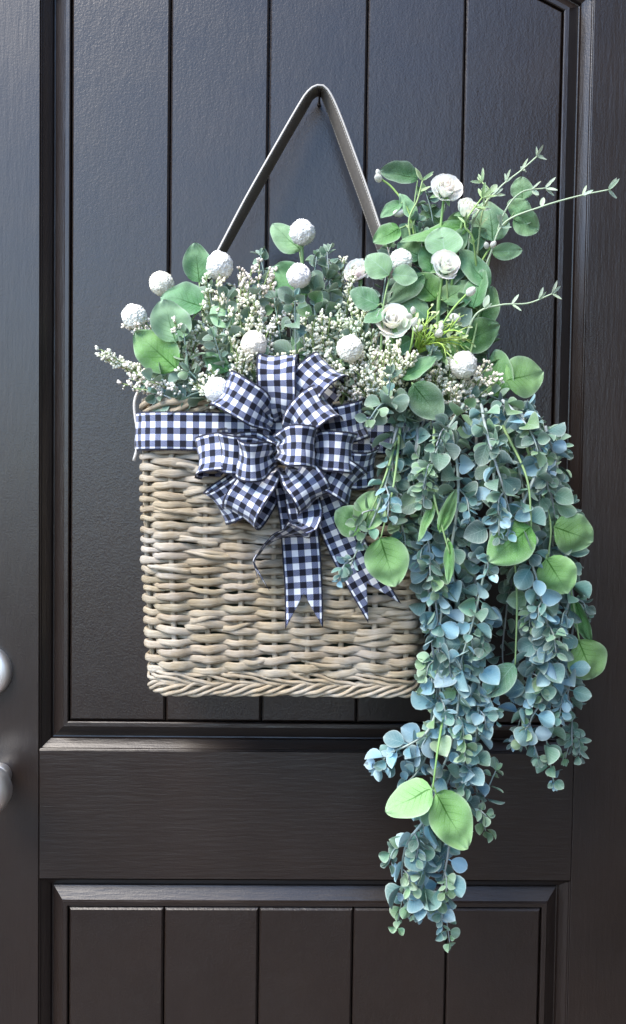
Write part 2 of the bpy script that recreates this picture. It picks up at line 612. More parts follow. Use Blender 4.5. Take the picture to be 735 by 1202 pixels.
CR = 0.030
def ring_point(s, z):
    """s in 0..1 round the basket from the back left corner, going along the left side, then the front"""
    x0, x1, y0, y1 = ring_params(z)
    r = CR
    a, b = (x1 - x0) - 2 * r, (y0 - y1) - 2 * r
    arc = math.pi / 2 * r
    Ltot = 2 * a + 2 * b + 4 * arc
    d = (s % 1.0) * Ltot
    segs = [('l', b), ('c1', arc), ('f', a), ('c2', arc), ('r', b), ('c3', arc), ('k', a), ('c4', arc)]
    for nm, L in segs:
        if d <= L:
            break
        d -= L
    if nm == 'l':
        return V((x0, y0 - r - d, z)), V((-1, 0, 0))
    if nm == 'r':
        return V((x1, y1 + r + d, z)), V((1, 0, 0))
    if nm == 'f':
        return V((x0 + r + d, y1, z)), V((0, -1, 0))
    if nm == 'k':
        return V((x1 - r - d, y0, z)), V((0, 1, 0))
    t = d / arc * math.pi / 2
    cx, cy, a0 = {'c1': (x0 + r, y1 + r, math.pi), 'c2': (x1 - r, y1 + r, 1.5 * math.pi), 'c3': (x1 - r, y0 - r, 0), 'c4': (x0 + r, y0 - r, .5 * math.pi)}[nm]
    n = V((math.cos(a0 + t), math.sin(a0 + t), 0))
    return V((cx, cy, z)) + n * r, n

def ring_len(z):
    x0, x1, y0, y1 = ring_params(z)
    return 2 * (x1 - x0 + y0 - y1) - 8 * CR + 2 * math.pi * CR

NST = int(round(ring_len(botz + bh / 2) / 0.0335 / 2)) * 2
NSEG = NST * 8
def sideways(path_n):
    return lambda i, t: path_n[i]

z = botz + 0.026
row = 0
rim_z = topz - 0.012
while z < rim_z - 0.006:
    hh = random.uniform(0.0026, 0.0037) if 0.35 < (z - botz) / bh < 0.72 else random.uniform(0.0030, 0.0042)
    pts, nor, rad = [], [], []
    ph = random.uniform(0, 10)
    for i in range(NSEG):
        s = i / NSEG
        q = s * NST + 0.5
        w = math.sin(math.pi * (q + row))
        zz = z + 0.0026 * noise.noise(V((s * 22, ph, row * .7))) + 0.0012 * noise.noise(V((s * 80, ph, 3)))
        p, n = ring_point(s, zz)
        k = 0.5 + 0.5 * w
        pts.append(p + n * (0.0046 * w + 0.0016 * noise.noise(V((s * 60, 7, ph)))))
        nor.append(n)
        rad.append(hh * (0.76 + 0.34 * k) * (1 + 0.22 * noise.noise(V((s * 38, ph, 11)))))
    v, f, u = tube_data(pts, rad, ns=8, closed=True, flat=0.62, side=sideways(nor))
    c = random.uniform(0.72, 1.12)
    link('willow_rod', mesh_from('willow_rod', v, f, M_WILLOW, u), basket, None, (c, c * random.uniform(.95, 1.0), c * random.uniform(.88, .98)))
    z += hh * 1.60
    row += 1
NROW = row
for k in range(NST):
    s = (k + 0.5 - 0.5) / NST
    pts = []
    jx = random.uniform(-0.0015, 0.0015)
    for i in range(25):
        zz = botz + 0.008 + (rim_z - botz - 0.008) * i / 24
        p, n = ring_point(s + 0.0006 * noise.noise(V((k * 3.1, i * .25, 1))), zz)
        pts.append(p)
    c = random.uniform(0.75, 1.1)
    link('stake', tube_mesh('stake', pts, 0.0030, M_WILLOW, ns=7), basket, None, (c, c * .97, c * .92))

def braid(zc, nstr, rr, pitch_n, rad, tilt, name, amp_z=1.0, amp_n=0.6, out=0.0):
    for j in range(nstr):
        pts, nor, rd = [], [], []
        n_ = 420
        for i in range(n_):
            s = i / n_
            a = 2 * math.pi * (s * pitch_n + j / nstr)
            zz = zc + rr * amp_z * math.sin(a) + 0.0034 * noise.noise(V((s * 40, j, zc * 50)))
            p, n = ring_point(s, zz)
            pts.append(p + n * (out + rr * amp_n * math.cos(a) + 0.0022 * noise.noise(V((s * 60, j + 9, 2)))))
            nor.append(n)
            rd.append(rad * (1 + 0.3 * noise.noise(V((s * 30, j * 3.3, zc * 90)))))
        v, f, u = tube_data(pts, rd, ns=7, closed=True)
        c = random.uniform(0.75, 1.1)
        link(name, mesh_from(name, v, f, M_WILLOW, u), basket, None, (c, c * .96, c * .9))

braid(botz + 0.008, 6, 0.0056, 8, 0.0021, 0, 'base_braid', 1.0, 0.55, 0.001)
braid(botz + 0.0195, 5, 0.0050, -5.0, 0.0019, 0, 'base_braid', 1.0, 0.5, 0.0015)
braid(rim_z + 0.004, 4, 0.0052, 6, 0.0031, 0, 'rim_braid', 1.0, 0.7, 0.0)
# loose tapered ends that slip over their neighbours
for k in range(26):
    s0 = random.uniform(.14, .50)
    z0 = botz + random.uniform(.03, .24)
    ln = random.uniform(.03, .06) / ring_len(z0)
    sg = random.choice((-1, 1))
    pts, nor, rd = [], [], []
    for i in range(15):
        f = i / 14
        p, n = ring_point(s0 + sg * ln * f, z0 + .004 * (f - .5) * random.choice((1, 1.1)) + .0012 * math.sin(f * 5 + k))
        pts.append(p + n * (.0062 * math.sin(math.pi * min(1, f * 1.05)) + .0008))
        nor.append(n)
        rd.append(.0030 * (1 - .75 * f) + .0005)
    v, f_, u = tube_data(pts, rd, ns=7, flat=.7, side=sideways(nor))
    c = random.uniform(.8, 1.15)
    link('willow_rod', mesh_from('willow_rod', v, f_, M_WILLOW, u), basket, None, (c, c * .98, c * .92))
# base plate of the basket
pl = [ring_point(i / 60, botz + 0.006)[0] for i in range(60)]
link('base', mesh_from('base', [V((p.x * .99, p.y, botz + dz)) for dz in (0.004, 0.009) for p in pl],
     [tuple(range(59, -1, -1)), tuple(range(60, 120))] + [(i, (i + 1) % 60, 60 + (i + 1) % 60, 60 + i) for i in range(60)], M_WILLOW, [(p.x * 100, p.y * 100) for p in pl] * 2, smooth=False), basket, None, (.7, .68, .62))

# leather strap: outer (front) and inner (back) edge
outer = [(172, 470, .085), (205, 390, .075), (254, 297, .060), (288, 232, .050), (322, 172, .043), (352, 120, .038), (362, 106, .037), (371, 99.5, .036), (379, 99.5, .036), (387, 107, .036), (398, 130, .037), (414, 172, .040), (433, 225, .046), (452, 282, .054), (485, 380, .07), (510, 470, .085)]
inner = [(176, 470, .060), (214, 390, .050), (264, 299, .036), (299, 236, .027), (333, 175, .020), (361, 127, .014), (367, 116, .013), (373, 112, .012), (377, 113, .012), (380, 120, .012), (388, 141, .013), (402, 180, .018), (421, 232, .024), (441, 288, .032), (476, 382, .046), (506, 470, .060)]
eo = catmull([P(*p) for p in outer], 0.006)
ei = catmull([P(*p) for p in inner], 0.006)
def resample(pts, n):
    L = [0]
    for i in range(1, len(pts)):
        L.append(L[-1] + (pts[i] - pts[i - 1]).length)
    out, j = [], 0
    for k in range(n):
        d = L[-1] * k / (n - 1)
        while j < len(L) - 2 and L[j + 1] < d:
            j += 1
        t = (d - L[j]) / max(1e-9, L[j + 1] - L[j])
        out.append(pts[j].lerp(pts[j + 1], t))
    return out, L[-1]
eo, Ls = resample(eo, 120)
ei, _ = resample(ei, 120)
verts, faces, uvs = [], [], []
TH = 0.0027
for i in range(120):
    o, n_ = eo[i], ei[i]
    tg = (eo[min(i + 1, 119)] - eo[max(i - 1, 0)]).normalized()
    wv = (n_ - o)
    nn = tg.cross(wv).normalized()
    for w, h in ((0, .3), (.04, .5), (.5, .52), (.96, .5), (1, .3), (1, -.3), (.96, -.5), (.5, -.52), (.04, -.5), (0, -.3)):
        verts.append(o + wv * w + nn * (h * TH))
        uvs.append((Ls * 1000 * i / 119, w))
for i in range(119):
    for k in range(10):
        k2 = (k + 1) % 10
        faces.append((i * 10 + k, i * 10 + k2, (i + 1) * 10 + k2, (i + 1) * 10 + k))
link('strap', mesh_from('strap', verts, faces, M_LEATHER, uvs), basket)
# wire loop at the left corner
wp = catmull([P(*p) for p in ((172, 455, .11), (163, 459, .112), (158, 472, .113), (159, 490, .113), (162, 508, .113), (161, 526, .113), (157, 541, .113))], 0.004)
link('wire_loop', tube_mesh('wire_loop', wp, 0.0017, M_WIRE), basket)

# hook the strap hangs from
hk = P(375, 113, 0.012)
hook = thing('door_hook', 'small dark hook on the door under the top of the strap', 'hook', (hk.x, 0, hk.z))
hp = catmull([V((hk.x, 0.003, hk.z - .0035)), V((hk.x, -0.010, hk.z - .0030)), V((hk.x, -0.020, hk.z - .0022)), V((hk.x, -0.030, hk.z - .0010))], 0.003)
link('prong', tube_mesh('prong', hp, 0.0013, M_VERT, ns=8), hook)
bp = [V((hk.x + .0025 * math.cos(a), y, hk.z - .0035 + .0025 * math.sin(a))) for y in (0.003, -0.0035) for a in [2 * math.pi * i / 20 for i in range(20)]]
link('back_plate', mesh_from('back_plate', bp, [tuple(range(20)), tuple(range(39, 19, -1))] + [(i, (i + 1) % 20, 20 + (i + 1) % 20, 20 + i) for i in range(20)], M_VERT, smooth=False), hook)

# foam block inside the basket that the stems are pushed into
fx0, fx1, fy0, fy1 = ring_params(topz)
fb = [(x, y, zz) for zz in (botz + .012, topz - 0.012) for x, y in ((fx0 + .03, fy0 - .012), (fx1 - .03, fy0 - .012), (fx1 - .03, fy1 + .014), (fx0 + .03, fy1 + .014))]
fo = link('floral_foam', mesh_from('floral_foam', fb, [(3, 2, 1, 0), (4, 5, 6, 7), (0, 1, 5, 4), (1, 2, 6, 5), (2, 3, 7, 6), (3, 0, 4, 7)], M_FOAM, smooth=False))
tag(fo, 'dark green floral foam filling the inside of the willow basket', 'foam')

# ------------------------------------------------------------------ gingham ribbon
CHK = 0.0064
RW = 0.0385
def fringe(verts, uvs, faces, n, m, seed):
    rnd = random.Random(int(seed * 100) + 7)
    for i in range(n - 1):
        for k, k2, vv in ((0, 1, 0.0), (m - 1, m - 2, 6.0)):
            a, b = verts[i * m + k], verts[(i + 1) * m + k]
            o = (a - verts[i * m + k2]).normalized()
            for t0 in (0.0, .5):
                p0, p1 = a.lerp(b, t0), a.lerp(b, t0 + .3)
                q = len(verts)
                verts += [p0, p1, p0.lerp(p1, rnd.uniform(0, 1)) + o * rnd.uniform(.0003, .0013)]
                uvs += [(uvs[i * m + k][0], vv)] * 3
                faces.append((q, q + 1, q + 2))

def ribbon_mesh(name, center, width, scale_w=None, u0=0.0, notch=0.0, ncross=10, crumple=0.0008, seed=0, cup=0.0):
    """center: list of points; width: list of unit width vectors; scale_w: list of width factors"""
    n = len(center)
    verts, uvs, faces = [], [], []
    L = 0
    if notch:
        tot = sum((center[i] - center[i - 1]).length for i in range(1, n))
        cols = []
        for k in range(ncross + 1):
            v = k / ncross - 0.5
            g = 1 - notch * (1 - abs(v) * 2) * RW / tot
            col = []
            for i in range(n):
                f = i * g
                a = min(int(f), n - 2)
                w = width[a].lerp(width[a + 1], f - a)
                tg = (center[min(a + 1, n - 1)] - center[max(a - 1, 0)]).normalized()
                w = (w - tg * w.dot(tg)).normalized()
                s_ = scale_w[a] if scale_w else 1.0
                q = center[a].lerp(center[a + 1], f - a) + w * (v * RW * s_)
                q = q + tg.cross(w) * (crumple * 2 * noise.noise(V((f * tot / n * 45 + seed * 5, v * 2.5, seed))))
                col.append((q, (f / (n - 1) * tot / CHK + u0, (v + .5) * 6)))
            cols.append(col)
        for i in range(n):
            for k in range(ncross + 1):
                verts.append(cols[k][i][0])
                uvs.append(cols[k][i][1])
        for i in range(n - 1):
            for k in range(ncross):
                m = ncross + 1
                faces.append((i * m + k, i * m + k + 1, (i + 1) * m + k + 1, (i + 1) * m + k))
        fringe(verts, uvs, faces, n, ncross + 1, seed)
        return mesh_from(name, verts, faces, M_GING, uvs)
    for i in range(n):
        if i:
            L += (center[i] - center[i - 1]).length
        tg = (center[min(i + 1, n - 1)] - center[max(i - 1, 0)]).normalized()
        w = (width[i] - tg * width[i].dot(tg)).normalized()
        nn = tg.cross(w)
        for k in range(ncross + 1):
            v = k / ncross - 0.5
            sw = scale_w[i] if scale_w else 1.0
            p = center[i] + w * (v * RW * sw)
            pleat = (1 - sw) * 0.006 * math.sin(v * 15 + seed)
            p = p + nn * (pleat + cup * (1 - 4 * v * v) + crumple * 2 * noise.noise(V((L * 45 + seed * 5, v * 2.5, seed))))
            uu = L / CHK + u0
            verts.append(p)
            uvs.append((uu, (v + 0.5) * 6))
    m = ncross + 1
    for i in range(n - 1):
        for k in range(ncross):
            faces.append((i * m + k, i * m + k + 1, (i + 1) * m + k + 1, (i + 1) * m + k))
    fringe(verts, uvs, faces, n, m, seed)
    return mesh_from(name, verts, faces, M_GING, uvs)

def add_solid(o, th):
    md = o.modifiers.new('thickness', 'SOLIDIFY')
    md.thickness = th
    md.offset = 0
    return o

# band round the basket
bpts, bw = [], []
for i in range(141):
    s = 0.06 + 0.56 * i / 140
    zz = P(300, 508 + (4 if i > 70 else 0) * (i - 70) / 70, BD1).z
    p, n = ring_point(s, zz)
    bpts.append(p + n * (0.0098 + 0.0006 * noise.noise(V((i * .12, 0, 0)))))
    bw.append(V((0, 0, 1)))
band = add_solid(link('ribbon_band', ribbon_mesh('ribbon_band', bpts, bw, seed=3, crumple=0.0005)), 0.0004)
tag(band, 'navy and white checked ribbon band wrapped round the top of the basket', 'ribbon')

bc = P(331, 516, 0.15)
bow = thing('gingham_bow', 'many looped navy and white checked bow on the front of the basket', 'bow', bc)

def ZP(zx, zy):            # from the enlarged crop of the bow to photograph pixels
    return 220 + zx / 2.827, 400 + zy / 2.827

def loop(S, T, d0, h, roll=0.0, narrow=0.62, wf=1.0, lift=0.0, seed=0, u0=0.0):
    s = P(*ZP(*S), d0)
    t = P(*ZP(*T), d0 + lift)
    ax = t - s
    L = ax.length
    a = ax / L
    cam_v = (CAM_LOC - (s + t) / 2).normalized()
    out = (cam_v - a * cam_v.dot(a)).normalized()
    wid = a.cross(out)
    out2 = (out * math.cos(roll) + wid * math.sin(roll)).normalized()
    wid = a.cross(out2)
    ctl = [(0, .05), (.20, .62), (.45, .96), (.70, 1.0), (.90, .72), (1.0, .22), (.95, -.28), (.75, -.50), (.45, -.48), (.15, -.25), (.0, -.1)]
    c = catmull([s + a * (x * L) + out2 * (y * h) for x, y in ctl], 0.0022)
    n = len(c)
    ws = []
    tw = random.uniform(-.35, .35)
    for i in range(n):
        f = i / (n - 1)
        e = min(f, 1 - f)
        ws.append(wf * (narrow + (1 - narrow) * smooth(0.0, 0.22, e)))
    o = link('ribbon_loop', ribbon_mesh('ribbon_loop', c, [wid + out2 * (tw * (i / n - .5) * 2) for i in range(n)], ws, seed=seed, u0=u0, cup=0.0035, crumple=0.0014), bow)
    add_solid(o, 0.0004)
    return o

#      start        tip         d0    h
LOOPS = [
    ((290, 268), (112, 158), .160, .022, -.20),   # upper left
    ((308, 270), (304, 42), .158, .020, .10),     # top
    ((335, 275), (490, 90), .158, .024, -.25),    # upper right
    ((390, 290), (592, 252), .152, .018, .0),     # right, upper
    ((400, 390), (628, 410), .155, .020, .05),    # right, far
    ((395, 405), (560, 500), .160, .024, .15),    # lower right
    ((260, 385), (28, 392), .152, .016, .0),      # left, far
    ((275, 375), (98, 358), .160, .020, .0),      # left, second
    ((285, 420), (90, 555), .155, .018, .0),      # lower left, far
    ((290, 410), (178, 598), .164, .022, .15),    # lower left
    ((335, 310), (478, 205), .178, .020, .0),     # upper right, inner
    ((400, 365), (556, 378), .176, .020, .0),     # right, inner
    ((300, 378), (160, 376), .176, .022, .0),     # left, inner
    ((330, 412), (420, 545), .172, .022, .0),     # lower, inner
    ((292, 355), (432, 362), .194, .018, .0),     # middle
]
for i, (S, T, d0, h, roll) in enumerate(LOOPS):
    loop(S, T, d0 - 0.012, h * 1.45, roll + random.uniform(-.28, .28), seed=i * 1.7, u0=i * 0.37)

def tail(pts, wdirs, notch, seed, u0=0.0, name='ribbon_tail', wf=None):
    c = catmull([P(*p) for p in pts], 0.003)
    n = len(c)
    ws = []
    for i in range(n):
        f = i / (n - 1) * (len(wdirs) - 1)
        k = min(int(f), len(wdirs) - 2)
        ws.append(V(wdirs[k]).lerp(V(wdirs[k + 1]), f - k).normalized())
    o = link(name, ribbon_mesh(name, c, ws, [wf if wf else 1] * n, seed=seed, u0=u0, notch=notch, crumple=0.0012), bow)
    return add_solid(o, 0.0004)

tail([(*ZP(345, 440), .150), (*ZP(365, 560), .152), (*ZP(378, 700), .146), (*ZP(386, 830), .145), (*ZP(388, 955), .148)], [(1, 0.2, 0), (1, -.25, 0.03), (1, 0.15, 0), (1, .2, 0)], 0.95, 2.0)
tail([(*ZP(440, 470), .148), (*ZP(500, 610), .153), (*ZP(560, 740), .148), (*ZP(655, 905), .146)], [(1, 0, .55), (1, -.1, .55), (1, 0.1, .6)], 0.9, 5.0, 0.4)
# small tail: folds forward below the bow, turns edge-on and curls to the left
tail([(*ZP(380, 520), .156), (*ZP(392, 575), .168), (*ZP(385, 615), .170), (*ZP(345, 635), .164), (*ZP(290, 655), .160), (*ZP(240, 705), .160), (*ZP(222, 740), .158), (*ZP(255, 815), .152)],
     [(1, 0, 0), (1, 0, 0.1), (0.6, -.7, 0.7), (.2, -1, .35), (0.0, -1, .22), (0.08, -1, .15), (.15, -1, .08), (.25, -1, .05)], 0.9, 8.0, 0.2, wf=0.9)

# ------------------------------------------------------------------ leaves
def leaf_mesh(name, mat, w, cup, curl, twist, rows=11, cols=4, pet=0.17, shape=0.85, seed=0, tipp=0.0, wave=0.0):
    """a leaf of length 1 along +y with its petiole; w is the full width over the length"""
    ts = [0, pet * .6, pet, pet + .035, pet + .10, pet + .20]
    rest = 1 - ts[-1]
    m = rows - 6
    ts += [ts[-1] + rest * (1 - (1 - k / m) ** 1.35) for k in range(1, m + 1)]
    verts, uvs, faces = [], [], []
    for t in ts:
        if t <= pet + 1e-6:
            hw = 0.022
        else:
            x = (t - pet) / (1 - pet)
            hw = 0.5 * w * (max(0.0, math.sin(math.pi * min(1, x ** shape))) ** (0.62 + tipp * x)) + 0.010 * (1 - x)
            hw = max(hw, 0.004)
        for k in range(cols + 1):
            u = k / cols * 2 - 1
            x = u * hw
            zz = cup * (.45 * abs(u) + .55 * abs(u) ** 2) * hw + curl * (t - pet) ** 2 * (1 if t > pet else 0) + twist * u * hw * t
            if wave and t > pet:
                zz += wave * noise.noise(V((u * 1.5 + seed, t * 4, seed * 3.1)))
            verts.append((x, t, zz))
            uvs.append((k / cols, t))
    c = cols + 1
    for i in range(len(ts) - 1):
        for k in range(cols):
            faces.append((i * c + k, i * c + k + 1, (i + 1) * c + k + 1, (i + 1) * c + k))
    return mesh_from(name, verts, faces, mat, uvs)

random.seed(11)
SMALL = [leaf_mesh('small_leaf', M_LEAF_SMALL, random.uniform(.58, .84), random.uniform(.25, .9) * random.choice((1, 1, 1, -0.8)), random.uniform(-.30, .12), random.uniform(-.3, .3), rows=11, cols=4, pet=0.20, shape=random.uniform(.85, 1.1), seed=i) for i in range(9)]
THIN = [leaf_mesh('thin_leaf', M_LEAF_SMALL, .24, .3, random.uniform(-.2, .2), 0, rows=9, cols=2, pet=0.05, seed=i) for i in range(3)]
NARROW = [leaf_mesh('oval_leaf', M_LEAF_SMALL, random.uniform(.38, .5), random.uniform(.1, .5), random.uniform(-.25, .15), random.uniform(-.3, .3), rows=10, cols=4, pet=0.10, shape=0.9, seed=i) for i in range(5)]
BIG = [leaf_mesh('round_leaf', M_LEAF_BIG, 1.0, random.uniform(-.1, .38), random.uniform(-.34, .06), random.uniform(-.3, .3), rows=18, cols=12, pet=0.02, shape=random.uniform(.74, .9), seed=i + 2.3, wave=0.10) for i in range(9)]
BIGNET = [leaf_mesh('netted_leaf', M_LEAF_NET, 1.0, random.uniform(-.05, .3), random.uniform(-.25, .05), random.uniform(-.2, .2), rows=18, cols=12, pet=0.02, shape=.85, seed=i + 7.3, wave=0.06) for i in range(4)]

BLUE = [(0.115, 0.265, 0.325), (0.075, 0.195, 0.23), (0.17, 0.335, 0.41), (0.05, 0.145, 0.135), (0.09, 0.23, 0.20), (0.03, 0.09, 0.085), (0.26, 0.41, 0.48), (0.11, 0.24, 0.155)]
TEAL = [(0.05, 0.125, 0.08), (0.075, 0.17, 0.095), (0.03, 0.08, 0.055), (0.12, 0.225, 0.14)]  # also used on deep leaves, as shade put into the colour
SAGE = [(0.16, 0.29, 0.13), (0.11, 0.22, 0.075), (0.21, 0.34, 0.19)]
GREY = [(0.13, 0.215, 0.135), (0.09, 0.165, 0.10), (0.19, 0.28, 0.195), (0.06, 0.125, 0.06)]

def jitter(c, a=0.18):
    k = 1 + random.uniform(-a, a)
    return tuple(min(1, x * k * (1 + random.uniform(-.06, .06))) for x in c)

def rand_unit():
    while True:
        v = V((random.uniform(-1, 1), random.uniform(-1, 1), random.uniform(-1, 1)))
        if .1 < v.length < 1:
            return v.normalized()

def sprig(name, label, cat, pts, size0, size1, spacing, pal0, pal1, group=None, whorl=2, meshes=None, hang=True, stem_col=(.24, .32, .30), stem_r=0.0016, start=0.0, spread=1.0, face=0.55, tip_len=0.16, wild=1.05, twigs=0.0):
    """a stem through pts (px, py, depth) that carries pairs of small round leaves, smaller to the tip"""
    path = catmull([P(*p) for p in pts], 0.003)
    n = len(path)
    root = thing(name, label, cat, path[0], group)
    rr = [stem_r * (1 - 0.65 * i / n) for i in range(n)]
    link('stem', tube_mesh('stem', path, rr, M_STEM, ns=5), root, None, jitter(stem_col, .1))
    L = 0
    nxt = start * sum((path[i] - path[i - 1]).length for i in range(1, n))
    total = sum((path[i] - path[i - 1]).length for i in range(1, n))
    rot = random.uniform(0, 6)
    for i in range(1, n):
        L += (path[i] - path[i - 1]).length
        if L < nxt and i < n - 1:
            continue
        f = L / total
        nxt = L + spacing * (1.0 - 0.45 * smooth(1 - 2 * tip_len, 1, f)) * random.uniform(.8, 1.2)
        tg = (path[min(i + 1, n - 1)] - path[max(i - 2, 0)]).normalized()
        ref = V((0, -1, 0)) - tg * V((0, -1, 0)).dot(tg)
        ref.normalize()
        bi = tg.cross(ref)
        rot += math.pi / 2 + random.uniform(-.5, .5)
        size = size0 + (size1 - size0) * smooth(1 - 2.2 * tip_len, 1.0, f)
        for k in range(whorl):
            a = rot + 2 * math.pi * k / whorl + random.uniform(-.35, .35)
            outv = ref * math.cos(a) + bi * math.sin(a)
            if outv.y > 0.45:
                outv.y *= 0.35       # no leaf grows into the door
            dirv = outv * spread + tg * random.uniform(.05, .7) + rand_unit() * .4
            if hang:
                dirv += V((0, 0, -random.uniform(-.1, .55)))
            nrm = V((0, -1, 0)) * face + V((0, 0, 1)) * random.uniform(.1, .8) - tg * .25 + outv * .2 + rand_unit() * wild
            s = size * random.choice((.5, .7, .85, .95, 1.05, 1.15)) * random.uniform(.93, 1.07)
            mt = frame(path[i], dirv, nrm) @ Matrix.Scale(s, 4)
            if f > 1 - tip_len:
                pal = pal1
            else:
                pal = pal0 if (f > .34 or not hang) else pal0 + TEAL + SAGE
            link('leaf', random.choice(meshes or SMALL), root, mt, jitter(random.choice(pal), .28))
        if twigs and f < .93 and random.random() < twigs:
            a = random.uniform(0, 6.28)
            o = ref * math.cos(a) + bi * math.sin(a)
            o.y = -abs(o.y)
            tl = random.uniform(.016, .032)
            q = path[i]
            tp = catmull([q, q + o * tl * .45 + tg * tl * .25, q + o * tl * .6 + tg * tl * .6 + V((0, 0, -tl * .35))], .0058)
            twig = link('twig', tube_mesh('twig', tp, .0008, M_STEM, ns=4), root, None, jitter(stem_col, .15))
            tpal = random.choice((pal0, pal0, SAGE, TEAL))
            for j in range(1, len(tp)):
                tt = (tp[j] - tp[j - 1]).normalized()
                sd = tt.cross(V((0, -1, 0)) + rand_unit() * .6).normalized()
                for sg in (-1, 1):
                    mt = frame(tp[j], sd * sg + tt * .7 + rand_unit() * .45, V((0, -1, .4)) + rand_unit() * 1.0) @ Matrix.Scale(random.uniform(.011, .0175) * (1.15 - .5 * j / len(tp)), 4)
                    link('leaf', random.choice(SMALL + NARROW), twig, mt, jitter(random.choice(tpal), .25))
    # end leaf
    tg = (path[-1] - path[-4]).normalized()
    for k in range(3):
        mt = frame(path[-1], tg + rand_unit() * .5, V((0, -1, .3)) + rand_unit() * .5) @ Matrix.Scale(size1 * .8, 4)
        link('leaf', random.choice(NARROW), root, mt, jitter(random.choice(pal1)))
    return root

